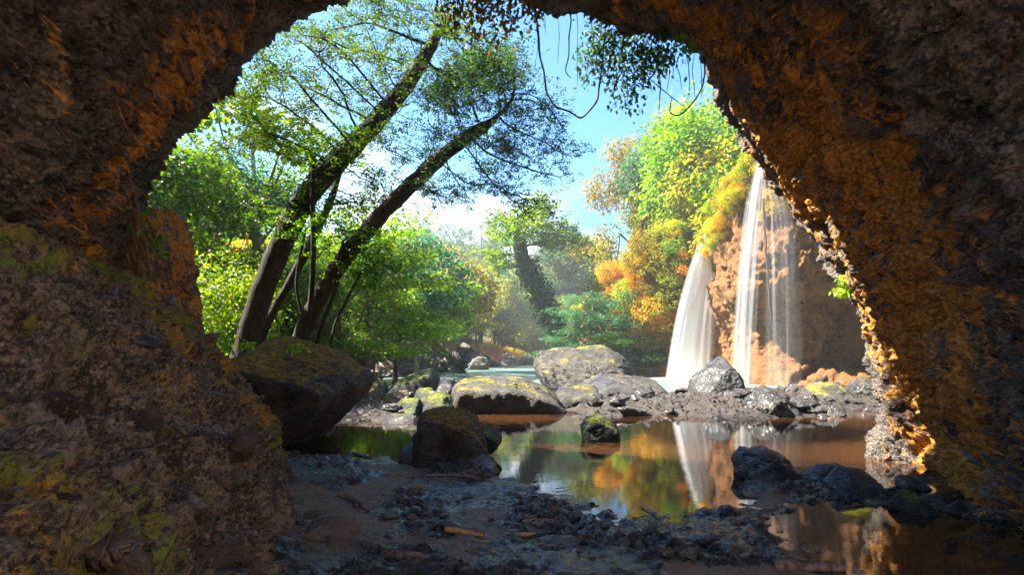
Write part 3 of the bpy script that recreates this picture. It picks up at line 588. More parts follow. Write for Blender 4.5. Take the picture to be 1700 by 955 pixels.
# small stones: each its own object sharing a few meshes
stone_me = []
for k in range(9):
    rr = np.random.RandomState(50 + k)
    pl = [(rr.normal(size=3) * (1, 1, .8), rr.uniform(.62, 1.0)) for _ in range(13)]
    stone_me.append(hull_mesh('stone', pl, 4, 14, .085, .06, 60 + k))
def stone(x, y, r, m, label, group, cat='stone', parent=None, z=None, flat=.7, name='stone'):
    me = stone_me[rs.randint(9)].copy() if False else stone_me[rs.randint(9)]
    o = bpy.data.objects.new(name, me); C.objects.link(o)
    if not me.materials: me.materials.append(M['b_wet'])
    o.material_slots[0].link = 'OBJECT'; o.material_slots[0].material = m
    o.location = (x, y, (ground_z(x, y) if z is None else z) + r * flat * .3)
    o.scale = (r * rs.uniform(.8, 1.25), r * rs.uniform(.8, 1.25), r * flat * rs.uniform(.8, 1.15)); o.rotation_euler = (rs.uniform(-.2, .2), rs.uniform(-.2, .2), rs.uniform(0, 6.28))
    if parent is not None: o.parent = parent
    else: tag(o, label, cat, group)
    return o
def sized(r, a, b_): return ['tiny', 'small', 'middling', 'larger'][min(3, int(4 * (r - a) / (b_ - a)))]
def near(x, y, lm):
    return min(lm, key=lambda a: (PG(*a[0])[0] - x) ** 2 + ((PG(*a[0])[1] - y) * .6) ** 2)[1]
LM_BAR = [((1190, 662), 'beside the pointed pyramid boulder'), ((1280, 694), 'beside the dark lumpy heap of rock'), ((1390, 676), 'beside the broad grey boulder'), ((1040, 670), 'in front of the low black boulder'), ((1440, 664), 'near the cave wall foot'), ((1120, 692), 'at the still pool edge'), ((1200, 698), 'at the pool edge below the pyramid boulder'), ((960, 680), 'near the slanting grey slab')]
LM_STRIP = [((1460, 830), 'by the larger angular rock'), ((1520, 856), 'by the knobbly tufted rock'), ((1590, 848), 'midway to the cave wall'), ((1660, 860), 'against the cave wall')]
LM_MUD = [((590, 905), 'beside the jutting ledge stone'), ((770, 908), 'beside the orange-brown stick'), ((680, 945), 'beside the long curved root'), ((590, 850), 'beside the bent brown branch'), ((720, 803), 'beside the long straight stick'), ((930, 930), 'beside the half buried stone'), ((1080, 850), 'beside the bleached white twig'), ((1250, 900), 'at the edge of the near brown water'), ((1340, 950), 'near the log end'), ((960, 840), 'at the pool edge')]
for k in range(44):                                                    # gravel bar
    px = rs.uniform(985, 1470); py = rs.uniform(660, 694)
    x, y = PG(px, py); r = rs.uniform(.12, .38); stone(x, y, r, M['b_wet'], sized(r, .12, .38) + ' dark stone on the gravel bar ' + near(x, y, LM_BAR), 'stones on the gravel bar')
for k in range(26):                                                    # stony strip to the right wall
    t_ = rs.rand(); px = 1465 + t_ * 200; py = 838 + t_ * 18 + rs.uniform(-12, 12)
    x, y = PG(px, py); r = rs.uniform(.04, .10); stone(x, y, r, M['b_wet'], sized(r, .04, .10) + ' wet stone on the stony strip ' + near(x, y, LM_STRIP), 'stones on the stony strip', z=max(ground_z(x, y), -.02))
for k in range(34):                                                    # mud flat
    px = rs.uniform(560, 1260); py = rs.uniform(800, 950)
    x, y = PG(px, py); r = rs.uniform(.025, .075); br = rs.rand() < .4; stone(x, y, r, M['b_brown' if br else 'b_wet'], sized(r, .025, .075) + (' brown' if br else ' black') + ' stone lying in the mud ' + near(x, y, LM_MUD), 'stones on the mud flat')
for k in range(14):
    px = rs.uniform(545, 760); py = rs.uniform(672, 702)
    x, y = PG(px, py); stone(x, y, rs.uniform(.1, .28), M['b_wet'], 'small stone among the mossy cluster behind the dome boulder', 'stones among the boulder cluster')
# stones embedded in the earth bank: its parts
gb = Vb2.reshape(ns, nb, 3)
for k in range(90):
    i = rs.randint(6, ns - 110); j = rs.randint(90, 330); v = gb[i, j]
    r = rs.uniform(.025, .08) if k > 12 else rs.uniform(.08, .15)
    stone(v[0], v[1], r, M['b_brown'] if rs.rand() < .3 else M['b_wet'], None, None, parent=earth, z=v[2] - r * .3, flat=.8)
for px, py, d, r in ((195, 925, 3.15, .17), (370, 935, 3.55, .19), (480, 800, 6.9, .16), (375, 700, 6.4, .2), (355, 660, 6.8, .13), (395, 745, 6.3, .14), (350, 800, 5.2, .13)):
    v = P(px, py, d); a_ = np.argmin(np.sum((Vb2[:, :2] / Vb2[:, 1:2] - v[:2] / v[1]) ** 2, axis=1) + ((Vb2[:, 2] - CAMH) / Vb2[:, 1] - (v[2] - CAMH) / v[1]) ** 2 + (Vb2[:, 1] < 1) * 9); v = Vb2[a_]
    stone(v[0], v[1], r, M['b_brown'], None, None, parent=earth, z=v[2] - r * .25, flat=.75)

# far bank rocks along the left shore
shore = np.array([(-7.0, 25), (-9.5, 32), (-12.3, 44), (-12.6, 50), (-11.8, 62), (-9.6, 76), (-6.5, 90), (-3, 99), (3, 104.5), (8, 101)])
for k in range(58):
    t_ = 1.2 + 7.6 * (k + rs.rand()) / 58; p_ = crom(shore, np.array([t_]))[0]
    r = rs.uniform(.6, 1.5) * (.8 + t_ * .1)
    if k % 9 == 4: r *= 1.6
    x, y = p_[0] + rs.normal() * .8 - (.8 if t_ < 7 else 0), p_[1] + rs.normal() * .6
    stone(x, y, r, M['b_pale'] if rs.rand() < .75 else M['b_grey'], 'grey rounded rock on the far river bank', 'rocks along the far river bank', 'rock', z=max(ground_z(x, y), -.1), flat=.55, name='bank_rock')
for px, d, r in ((795, 72, 2.1), (745, 60, 1.7), (700, 55, 1.5), (660, 50, 1.6), (640, 46, 1.3)):
    stone((px - 850) / FPX * d, d, r, M['b_pale'], 'large grey rock at the water edge of the far bank', 'large rocks at the far water edge', 'rock', z=-.1, flat=.65, name='bank_rock')

# ------------------------------------------------------------------ sticks and logs
def limb(name, pix, rad, m, label, cat='branch', group=None, lift=.02, sides=8):
    """a stick lying on the ground through the given photo pixels"""
    pts = []
    for px, py in pix:
        x, y = PG(px, py); pts.append((x, y, max(ground_z(x, y), 0) + lift))
    pts = np.array(pts); t_ = np.linspace(0, len(pts) - 1, 8 * len(pts)); q_ = crom(pts, t_); q_[:, 2] = q_[:, 2].mean() * .4 + q_[:, 2] * .6
    q_ += .012 * np.stack([perlin(q_ * 5 + k * 9.1) for k in range(3)], -1)
    r_ = np.interp(t_ / t_[-1], [0, .08, .5, .95, 1], [rad * .6, rad, rad * .9, rad * .6, rad * .2]) * (1 + .25 * perlin(q_ * 9))
    V, F = tube(q_, r_, sides)
    c0 = q_.mean(0); o = ob(name, mesh(name, V - c0, F), m); o.location = c0
    return tag(o, label, cat, group)
limb('driftwood_stick', [(738, 905), (770, 908), (802, 916)], .028, M['stick_orange'], 'short orange-brown stick lying on the wet mud')
limb('driftwood_branch', [(600, 928), (650, 948), (700, 958), (770, 962)], .04, M['root'], 'long curved dark root half sunk in the near mud')
limb('driftwood_branch', [(560, 840), (590, 850), (612, 868)], .035, M['stick'], 'bent brown branch sticking out of the mud below the bank')
limb('driftwood_stick', [(636, 803), (680, 804), (740, 802), (800, 801)], .016, M['stick'], 'long thin straight stick before the dome boulder')
limb('driftwood_stick', [(1064, 842), (1080, 850), (1096, 858)], .012, M['stick_white'], 'bleached white twig at the water edge')
limb('driftwood_log', [(1285, 952), (1340, 948), (1405, 948)], .05, M['root'], 'dark log end lying in the near brown water')
limb('driftwood_branch', [(668, 838), (690, 828), (706, 832)], .025, M['stick'], 'short arched root rising from the mud')
limb('driftwood_branch', [(835, 908), (870, 912), (890, 904)], .022, M['stick'], 'pale root running to the half buried stone')
limb('driftwood_stick', [(505, 772), (540, 780), (560, 784)], .018, M['stick'], 'grey stick near the huge overhanging boulder')
limb('driftwood_stick', [(575, 752), (600, 758), (618, 766)], .018, M['stick'], 'pale stick at the pool edge left of the dome boulder')
limb('driftwood_stick', [(478, 762), (520, 768), (575, 776)], .02, M['root'], 'dark stick reaching out from the bank foot')
limb('driftwood_stick', [(1478, 812), (1490, 820), (1500, 828)], .012, M['stick_white'], 'white stick leaning among the stony strip rocks')
limb('driftwood_branch', [(868, 892), (890, 884), (930, 880)], .02, M['stick'], 'curved root above the half buried stone')
for k in range(16):
    px = rs.uniform(520, 1100); py = rs.uniform(790, 940); a_ = rs.uniform(-.5, .5); l_ = rs.uniform(12, 30)
    limb('twig', [(px, py), (px + l_ * .5, py + a_ * l_ * .3 + rs.uniform(-2, 2)), (px + l_, py + a_ * l_ * .6)], rs.uniform(.005, .011), M['stick'], 'thin twig lying on the wet mud', 'twig', 'twigs on the mud', sides=5)
# fine gravel and crumbs: nobody could count it
cg = Col(); sv, sf = ico(1)
for k in range(6200):
    if k < 3200: px, py = rs.uniform(480, 1280), rs.uniform(775, 954); r = rs.uniform(.005, .016)
    elif k < 4800: px, py = rs.uniform(960, 1470), rs.uniform(662, 698); r = rs.uniform(.02, .06)
    else:
        t_ = rs.rand(); px = 1230 + t_ * 420; py = 800 + t_ * 48 + rs.normal() * 14; r = rs.uniform(.008, .022)
    x, y = PG(px, py); cg.V.append((x, y, r))
xyr = np.array(cg.V); gz, _d = height(xyr[:, 0], xyr[:, 1]); ok = gz > -.005; xyr, gz = xyr[ok], gz[ok]
nn = len(xyr); jit = 1 + rs.uniform(-.35, .35, (nn, len(sv), 1))
Vg = (sv[None] * jit * xyr[:, 2, None, None] * (1, 1, .7) + np.stack([xyr[:, 0], xyr[:, 1], gz], -1)[:, None]).reshape(-1, 3)
Fg = (sf[None] + (np.arange(nn) * len(sv))[:, None, None]).reshape(-1, 3)
tag(ob('gravel', mesh('gravel', Vg, Fg, False), M['b_wet']), 'dark gravel and crumbs of mud strewn over the flat', 'gravel', kind='stuff')
# ------------------------------------------------------------------ plants
def leaf_quads(pts, nrm, dirs, ln, wd_):
    """one folded leaf (4 vertices, 1 quad) per point"""
    n = len(pts); dirs = dirs - np.sum(dirs * nrm, 1)[:, None] * nrm; dirs /= np.linalg.norm(dirs, axis=1)[:, None] + 1e-9
    sd = np.cross(nrm, dirs); ln = np.broadcast_to(ln, (n,))[:, None]; wd_ = np.broadcast_to(wd_, (n,))[:, None]
    a = pts; b_ = pts + dirs * ln * .45 + sd * wd_ * .5 + nrm * wd_ * .12; c_ = pts + dirs * ln; d_ = pts + dirs * ln * .45 - sd * wd_ * .5 + nrm * wd_ * .12
    V = np.stack([a, b_, c_, d_], 1).reshape(-1, 3)
    return V, np.arange(4 * n).reshape(-1, 4)
def unit(v): return v / (np.linalg.norm(v, axis=-1)[..., None] + 1e-9)

def crown_mesh(name, lobes, n, ln, wdt, up=.6, droop=0., seed=0, shell=.55):
    """leaves spread through the outer volume of several uneven lobes"""
    r = np.random.RandomState(seed); lobes = np.array(lobes, float); w_ = (lobes[:, 3] * lobes[:, 4] * 2) ** .8; w_ /= w_.sum()
    k = r.choice(len(lobes), n, p=w_); dv = unit(r.normal(size=(n, 3))); rad = (shell + (1 - shell) * r.rand(n) ** .6)
    rad = rad * (1 + .35 * perlin(dv * 2.2 + k[:, None] * 3.1))
    L = lobes[k]; pts = L[:, :3] + dv * rad[:, None] * np.stack([L[:, 3], L[:, 3], L[:, 4]], -1)
    keep = perlin(pts * 9 / (lobes[:, 3].mean() * 8) + seed) > -.24; pts, dv = pts[keep], dv[keep]; n = len(pts)
    nr_ = unit(dv * .6 + r.normal(size=(n, 3)) * .55 + (0, 0, up)); ds = unit(dv + r.normal(size=(n, 3)) * .6 + (0, 0, -droop))
    V, F = leaf_quads(pts, nr_, ds, ln * r.uniform(.6, 1.3, n), wdt * r.uniform(.6, 1.3, n))
    return mesh(name, V, F, False, {'rnd': np.repeat(r.rand(n), 4)})
def trunk_mesh(name, h, r0, lobes, seed, lean=.08, sides=7):
    r = np.random.RandomState(seed); c = Col(); z = np.linspace(-.03, h, 9)
    x = np.cumsum(r.normal(size=9) * lean * h / 9); y = np.cumsum(r.normal(size=9) * lean * h / 9)
    pts = np.stack([x, y, z], -1); c.add(*tube(pts, r0 * (1 - .75 * (z + .03) / h) + r0 * .6 * np.exp(-(z + .03) / (h * .06)), sides))
    for L in lobes:
        a_ = pts[r.randint(4, 9)]; e = np.array(L[:3]); m_ = (a_ + e) / 2 + (0, 0, -.03)
        c.add(*tube(crom([a_, m_, e], np.linspace(0, 2, 6)), np.linspace(r0 * .42, r0 * .08, 6), 5))
    return c.mesh(name)
def lobes_for(kind, r):
    if kind == 'round': return [(*(unit(r.normal(size=3)) * (.2, .2, .17) + (0, 0, .68)), r.uniform(.13, .22), r.uniform(.1, .17)) for _ in range(11)]
    if kind == 'tall':  return [(r.normal() * .06, r.normal() * .06, z, r.uniform(.08, .15), r.uniform(.08, .12)) for z in np.linspace(.32, .95, 11)]
    if kind == 'layer': return [(*(r.uniform(-.28, .28, 2)), z, r.uniform(.16, .28), r.uniform(.03, .055)) for z in np.linspace(.28, .95, 14)]
    if kind == 'shrub': return [(*(r.uniform(-.42, .42, 2)), r.uniform(.15, .75), r.uniform(.2, .34), r.uniform(.16, .26)) for _ in range(12)]
    if kind == 'droop': return [(*(r.normal(size=2) * .10), .25 + .068 * k, r.uniform(.07, .14), r.uniform(.09, .15)) for k in range(11)]
    if kind == 'open':  return [(*(unit(r.normal(size=3)) * (.3, .3, .14) + (0, 0, .8)), r.uniform(.07, .13), r.uniform(.04, .08)) for _ in range(12)]
PROTO = {}
spec = {'round': (5200, .034, .020, .6, .1, .46), 'tall': (4200, .030, .017, .5, .3, .6), 'layer': (5200, .034, .016, 1.4, .1, .7), 'shrub': (6500, .050, .028, .6, .1, .4), 'droop': (4800, .040, .012, .2, 1.2, .55), 'open': (2600, .028, .017, .8, .1, .75)}
for kind, (n, ln, w_, up, dr, th) in spec.items():
    for v in range(3):
        r_ = np.random.RandomState(hash(kind) % 1000 + v if False else sum(map(ord, kind)) + 31 * v); L = lobes_for(kind, r_)
        PROTO[kind, v] = (crown_mesh('crown', L, n, ln, w_, up, dr, 10 + v, .5), trunk_mesh('trunk', th + .2, .022 if kind != 'shrub' else .016, L[:7], v))
for kind in ('round', 'layer', 'shrub', 'droop'):                               # finer leaves for what grows close by
    for v in range(2):
        r_ = np.random.RandomState(sum(map(ord, kind)) + 31 * v + 7); L = lobes_for(kind, r_)
        PROTO['near_' + kind, v] = (crown_mesh('crown', L, 17000, .022, .012 if kind != 'droop' else .007, spec[kind][3], .15 if kind != 'droop' else 1.2, 40 + v, .35), trunk_mesh('trunk', spec[kind][5] + .2, .018, L, v))
NAMES = {'round': 'broadleaf_tree', 'tall': 'slender_tree', 'layer': 'layered_tree', 'shrub': 'shrub', 'droop': 'drooping_tree', 'open': 'open_crowned_tree'}
def tree(kind, x, y, h, col, label, group=None, z=None, wide=1., bark='bark_pale', v=None, tilt=0.):
    base = kind.replace('near_', ''); nv_ = 2 if kind.startswith('near') else 3
    cm, tm = PROTO[kind, rs.randint(nv_) if v is None else v % nv_]
    t_ = empty(NAMES[base], (x, y, (ground_z(x, y) if z is None else z) - .02 * h)); t_.rotation_euler = (tilt * rs.normal(), tilt * rs.normal(), rs.uniform(0, 6.28)); t_.scale = (h * wide, h * wide, h)
    tag(t_, label, 'shrub' if base == 'shrub' else 'tree', group)
    for nm, me, m_ in (('trunk', tm, M[bark]), ('crown', cm, M['leaf'])):
        o = bpy.data.objects.new(nm, me); C.objects.link(o); o.parent = t_
        if not me.materials: me.materials.append(m_)
        if nm == 'crown':
            f_ = rs.uniform(.8, 1.2); o.color = (min(1, col[0] * f_ * rs.uniform(.85, 1.15)), min(1, col[1] * f_), min(1, col[2] * f_ * rs.uniform(.8, 1.2)), 1)
    return t_
def px_tree(kind, px, d, top, col, label, group=None, wide=1., z=None, **k):
    x = (px - 850) / FPX * d; zz = ground_z(x, d) if z is None else z
    return tree(kind, x, d, max(CAMH + (HY - top) / FPX * d - zz, .8), col, label, group, zz, wide, **k)
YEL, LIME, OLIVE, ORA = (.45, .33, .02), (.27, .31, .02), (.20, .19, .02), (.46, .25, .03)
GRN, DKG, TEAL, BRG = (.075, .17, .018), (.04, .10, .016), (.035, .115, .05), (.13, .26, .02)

# --- hillside right of the river and above the falls
g1 = 'trees and shrubs on the hillside above the waterfalls'
def cword(c): return {YEL: 'golden-yellow', LIME: 'yellow-green', OLIVE: 'olive', ORA: 'orange-leaved', GRN: 'mid-green', DKG: 'dark green', TEAL: 'blue-green', BRG: 'bright green'}[c]
def clump(n, px0, px1, d0, d1, h0, h1, kinds, cols, label, group, wide=1.2, zmin=.5):
    for k in range(n):
        for _ in range(30):
            d = rs.uniform(d0, d1); px = rs.uniform(px0, px1); x = (px - 850) / FPX * d
            if ground_z(x, d) > zmin: break
        else: continue
        kd = kinds[rs.randint(len(kinds))]
        cl_k = cols[rs.randint(len(cols))]; hh_ = rs.uniform(h0, h1)
        tree(kd, x, d, hh_, cl_k, ('tall ' if hh_ > (h0 + h1) / 2 else 'low ') + cword(cl_k) + ' ' + label(kd), group, None, wide if kd in ('shrub', 'round') else 1.)
nm = lambda where: (lambda kd: {'round': 'round-crowned', 'tall': 'slender', 'layer': 'layered', 'shrub': 'bushy', 'droop': 'drooping', 'open': 'open-crowned'}[kd.replace('near_', '')] + ' ' + where)
clump(34, 1060, 1300, 48, 62, 3.5, 7.5, ['shrub', 'round', 'shrub', 'round'], [YEL, LIME, LIME, YEL, ORA], nm('sunlit plant on the hillside above the waterfalls'), g1, 1.3, 7)
clump(28, 955, 1075, 62, 84, 4.5, 7.5, ['shrub', 'round', 'shrub', 'layer'], [YEL, LIME, OLIVE, LIME], nm('sunlit plant on the slope left of the waterfall cliff'), 'plants on the slope left of the cliff', 1.2, 1.)
clump(16, 1195, 1330, 37, 46, 3.0, 5.5, ['shrub', 'round', 'shrub'], [LIME, YEL, LIME, BRG], nm('plant on the cliff top over the thin waterfall'), 'plants on the cliff top', 1.2, 11)
for px, d, top, kd, col in ((1068, 60, 205, 'near_droop', OLIVE), (1120, 58, 185, 'near_round', TEAL), (1165, 52, 160, 'near_droop', LIME), (1205, 48, 140, 'near_round', BRG), (1235, 44, 175, 'near_round', LIME), (1090, 62, 285, 'near_round', LIME), (1150, 54, 235, 'near_round', YEL), (1020, 70, 372, 'open', OLIVE)):
    px_tree(kd, px, d, top, col, cword(col) + ' ' + nm('tree standing out on the skyline above the waterfall cliff')(kd), 'skyline trees above the cliff', .9)
# plants clinging to the cliff face
def crom1(a, i): return crom(a[:, None], np.array([i]))[0, 0]
gc = (Vc + Nc * dc[:, None]).reshape(nz, nc, 3)
for k in range(46):
    j = rs.randint(60, 330); i = rs.randint(int(nz * .5), int(nz * .7)); v_ = gc[i, j]
    cl_k = [LIME, YEL, BRG, OLIVE][rs.randint(4)]
    tree('shrub', v_[0], v_[1], rs.uniform(.8, 2.0), cl_k, cword(cl_k) + ' bush clinging to the cliff ' + ('by the tall thin waterfall' if v_[1] < 38 else 'by the broad waterfall'), 'bushes clinging to the cliff', v_[2] - .4, 1.1)
for k in range(44):
    j = rs.randint(30, 118); i = rs.randint(int(nz * .22), int(nz * .72)); v_ = gc[i, j]
    cl_k = [LIME, YEL, ORA, OLIVE, LIME][rs.randint(5)]
    tree('shrub', v_[0], v_[1], rs.uniform(2.0, 3.8), cl_k, ('upper ' if v_[2] > 8 else 'lower ') + cword(cl_k) + ' bush in the leafy curtain left of the broad waterfall', 'bushes in the curtain left of the broad waterfall', v_[2] - 1.2, 1.1)
for px, d, top, h in ((1202, 42.5, 300, 2.0), (1115, 47, 400, 3.2), (1100, 49, 430, 4), (1080, 51, 450, 4.5), (1238, 35, 275, 1.8), (1220, 37, 305, 1.6), (1405, 24, 470, 1.0)):
    x = (px - 850) / FPX * d; tree('shrub', x, d - .4, h, BRG if px < 1300 else LIME, 'bright green bush hanging on the cliff beside the waterfalls', 'bushes hanging beside the waterfalls', CAMH + (HY - top) / FPX * d - h * .8, 1.)
# teal bushes in the shade at the cliff foot
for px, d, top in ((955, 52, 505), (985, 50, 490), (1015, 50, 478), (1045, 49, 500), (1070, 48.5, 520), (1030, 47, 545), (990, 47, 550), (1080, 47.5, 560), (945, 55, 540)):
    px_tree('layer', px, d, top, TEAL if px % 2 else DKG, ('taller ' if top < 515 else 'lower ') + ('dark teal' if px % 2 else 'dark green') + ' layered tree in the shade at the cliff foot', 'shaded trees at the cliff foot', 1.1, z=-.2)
# --- far hills and far bank
clump(20, 900, 985, 86, 130, 7, 12, ['round', 'shrub', 'layer', 'round'], [GRN, LIME, OLIVE, TEAL], nm('tree on the slope beyond the ivy-covered trunk'), 'trees beyond the ivy-covered trunk', 1.2, .6)
clump(60, 690, 960, 108, 190, 9, 17, ['round', 'tall', 'round', 'droop', 'layer'], [GRN, TEAL, OLIVE, LIME, GRN, TEAL], nm('tree on the far wooded hill'), 'trees on the far hill', 1.1)
clump(28, 560, 770, 70, 125, 8, 15, ['round', 'layer', 'tall', 'shrub'], [GRN, LIME, BRG, TEAL], nm('tree behind the far rocky bank'), 'trees behind the far bank', 1.1)
for px, d, top, kd, col in ((800, 170, 365, 'open', DKG), (735, 160, 372, 'open', TEAL), (770, 175, 385, 'open', DKG), (838, 112, 425, 'tall', TEAL), (800, 112, 455, 'tall', TEAL), (820, 111, 470, 'droop', TEAL), (790, 110, 500, 'round', GRN), (850, 108, 450, 'droop', LIME), (868, 110, 470, 'droop', LIME), (885, 110, 500, 'droop', OLIVE), (858, 109, 520, 'shrub', LIME), (835, 108, 480, 'droop', OLIVE), (905, 111, 480, 'round', LIME)):
    px_tree(kd, px, d, top, col, cword(col) + ' ' + nm('tree rising above the far river bend')(kd), 'trees above the river bend', 1.)
for k in range(10):
    px_tree('shrub', 745 + k * 13, 103 + rs.uniform(0, 3), rs.uniform(565, 582), OLIVE if k % 2 else YEL, 'low olive bush behind the dry reeds', 'bushes behind the reeds', 1.5)
# --- left bank wood
clump(22, 330, 640, 40, 75, 6, 13, ['round', 'layer', 'shrub', 'tall', 'shrub'], [GRN, BRG, LIME, BRG, GRN], nm('tree in the green wood on the left bank'), 'trees of the left bank wood', 1.2)
clump(16, 250, 560, 24, 38, 3.5, 7, ['near_shrub', 'near_round', 'near_layer'], [BRG, GRN, BRG, LIME], nm('leafy plant filling the left bank behind the leaning trees'), 'undergrowth behind the leaning trees', 1.2)
clump(9, 235, 420, 17, 22, 1.8, 3.6, ['near_shrub'], [BRG, GRN], nm('leafy plant close behind the earth bank'), 'undergrowth close behind the earth bank', 1.3)
for px, d, top, kd, col, lb in ((300, 20, 225, 'near_round', GRN, 'dense green tree pressed against the cave lip'), (345, 25, 235, 'near_round', TEAL, 'blue-green tree beside the tree pressed against the cave lip'), (270, 16, 330, 'near_shrub', BRG, 'bright bush just outside the cave lip'),
                                (610, 30, 345, 'near_layer', BRG, 'layered green tree spreading right of the leaning trunks'), (560, 26, 400, 'near_layer', GRN, 'smaller layered tree between the leaning trunks'), (655, 34, 400, 'near_layer', GRN, 'layered tree leaning over the river bank'),
                                (690, 48, 375, 'round', TEAL, 'broad blue-green tree on the far left bank'), (735, 62, 400, 'round', OLIVE, 'olive crowned tree beside the river bend'), (400, 34, 385, 'round', ORA, 'bush with orange autumn leaves in the left wood'), (390, 36, 420, 'shrub', (.40, .28, .10), 'straw-coloured bush below the orange leaves')):
    px_tree(kd, px, d, top, col, lb, None, 1.1 if kd != 'near_layer' else 1.2)
px_tree('open', 405, 26, 165, GRN, 'slim pale-trunked tree rising in the left wood', None, 1.2, bark='bark_warm', v=0)

# --- grown trees: branches reach for points in the crown
def grow(trunk_pts, rad, attract, seed, step=.28, infl=1.7, kill=.42, iters=90, extra=()):
    """trunk polylines + space colonisation; returns nodes, parents"""
    nodes = []; par = []
    def add_line(pts, root):
        last = root
        for p_ in pts: nodes.append(np.array(p_, float)); par.append(last); last = len(nodes) - 1
        return last
    t_ = np.linspace(0, len(trunk_pts) - 1, 34); tl = crom(trunk_pts, t_); add_line(tl, -1)
    for frac, pts in extra:
        k = int(frac * 33); add_line(crom(np.vstack([nodes[k], pts]), np.linspace(0, len(pts), 7 * len(pts)))[1:], k)
    At = np.array(attract); first = 20
    r = np.random.RandomState(seed)
    for it in range(iters):
        if not len(At): break
        Nn = np.array(nodes[first:]); d2 = ((At[:, None] - Nn[None]) ** 2).sum(-1); nb_ = d2.argmin(1); dm = np.sqrt(d2.min(1))
        act = dm < infl
        if not act.any(): infl *= 1.4; continue
        for k in np.unique(nb_[act]):
            v_ = unit(At[act & (nb_ == k)] - Nn[k]).sum(0); v_ = unit(v_ + r.normal(size=3) * .5)
            nodes.append(Nn[k] + v_ * step); par.append(k + first)
        Nn2 = np.array(nodes[first + len(Nn):]); d2 = np.sqrt(((At[:, None] - Nn2[None]) ** 2).sum(-1).min(1))
        At = At[d2 > kill]
    return np.array(nodes), np.array(par)
def grown_tree(name, label, trunk_pts, r0, attract, seed, col, nleaf, ln=.11, extra=(), bark='bark_dark', spread=.3, expo=2.1, rmin=.006):
    nodes, par = grow(trunk_pts, r0, attract, seed, extra=extra)
    n = len(nodes); kids = [[] for _ in range(n)]
    for i, p_ in enumerate(par):
        if p_ >= 0: kids[p_].append(i)
    area = np.zeros(n)
    order = sorted(range(n), key=lambda i: -i)
    # depth-first order so that children come before parents
    depth = np.zeros(n, int)
    for i in range(n):
        if par[i] >= 0: depth[i] = depth[par[i]] + 1
    for i in sorted(range(n), key=lambda i: -depth[i]):
        if not kids[i]: area[i] = 1
        if par[i] >= 0: area[par[i]] += area[i]
    rad = (area / area[0]) ** (1 / expo) * r0; rad[34:] *= .42; rad = np.maximum(rad, rmin)
    rad[:34] = np.maximum(rad[:34], r0 * np.linspace(1, .17, 34)); rad[0] *= 1.5; rad[1] *= 1.22; rad[2] *= 1.08
    c = Col(); seen = [(0, None)]
    while seen:
        i, p_ = seen.pop(); path = [i] if p_ is None else [p_, i]
        while kids[path[-1]]:
            ks = sorted(kids[path[-1]], key=lambda k: -rad[k])
            for k in ks[1:]: seen.append((k, path[-1]))
            path.append(ks[0])
        rr_ = rad[path].copy()
        if p_ is not None: rr_[0] = min(rr_[0], rr_[1] * 1.25)
        rr_[-1] *= .4
        pts_ = nodes[path].copy()
        sides = 10 if rr_.max() > .12 else (6 if rr_.max() > .03 else 4)
        V, F = tube(pts_, rr_, sides)
        if rr_.max() > .12: V = V + (.12 * rr_.max() * perlin(V * (5, 5, 1.5)))[:, None] * unit(V - np.repeat(pts_, sides, 0))
        c.add(V, F)
    root = empty(name, trunk_pts[0]); bpy.context.view_layer.update(); inv = root.matrix_world.inverted()
    t_ = ob('trunk', c.mesh('trunk'), M[bark], root); t_.matrix_parent_inverse = inv
    r = np.random.RandomState(seed + 5)
    tw = np.where((area <= max(4, .004 * area[0])) & (np.arange(n) >= 34))[0]
    far_ = np.sqrt(((nodes[tw][:, None] - nodes[None, :28]) ** 2).sum(-1).min(1)) > max(.5, 2 * r0); tw = tw[far_] if far_.sum() > 20 else tw
    wt = np.exp(2.2 * perlin(nodes[tw] * .75 + seed)); k = r.choice(tw, nleaf, p=wt / wt.sum())
    # leafy twigs: eight leaves in two ranks along a short spray
    per = 8; m_ = nleaf // per; k = k[:m_]
    sp0 = nodes[k] + r.normal(size=(m_, 3)) * (spread, spread, spread * .5) * .7
    sdv = unit(unit(nodes[k] - nodes[np.maximum(par[k], 0)]) * .7 + r.normal(size=(m_, 3)) * (.8, .8, .3)); up_ = unit(r.normal(size=(m_, 3)) * .35 + (0, 0, 1)); sw = unit(np.cross(sdv, up_))
    j = np.tile(np.arange(per), m_); R_ = lambda a_: np.repeat(a_, per, 0); nleaf = m_ * per
    pts = R_(sp0) + R_(sdv) * (j * ln * .42)[:, None]; sg = np.where(j % 2, 1, -1)[:, None]
    ds = unit(R_(sdv) * .55 + R_(sw) * sg + r.normal(size=(nleaf, 3)) * .3); nr_ = unit(R_(up_) + r.normal(size=(nleaf, 3)) * .35)
    V, F = leaf_quads(pts, nr_, ds, ln * r.uniform(.75, 1.3, nleaf), ln * .46 * r.uniform(.7, 1.3, nleaf))
    o = ob('crown', mesh('crown', V, F, False, {'rnd': np.repeat(r.rand(nleaf), 4)}), M['leaf'], root); o.matrix_parent_inverse = inv; o.color = (*col, 1)
    return tag(root, label, 'tree')
def attr_cloud(blobs, n, seed):
    r = np.random.RandomState(seed); out = []
    w_ = np.array([b_[3] * b_[4] for b_ in blobs], float); w_ /= w_.sum()
    for k in r.choice(len(blobs), n, p=w_):
        px, py, d, rx, ry, rd = blobs[k]; v = unit(r.normal(size=3)) * r.rand() ** .4
        out.append(P(px + v[0] * rx, py + v[1] * ry, d + v[2] * rd))
    return np.array(out)
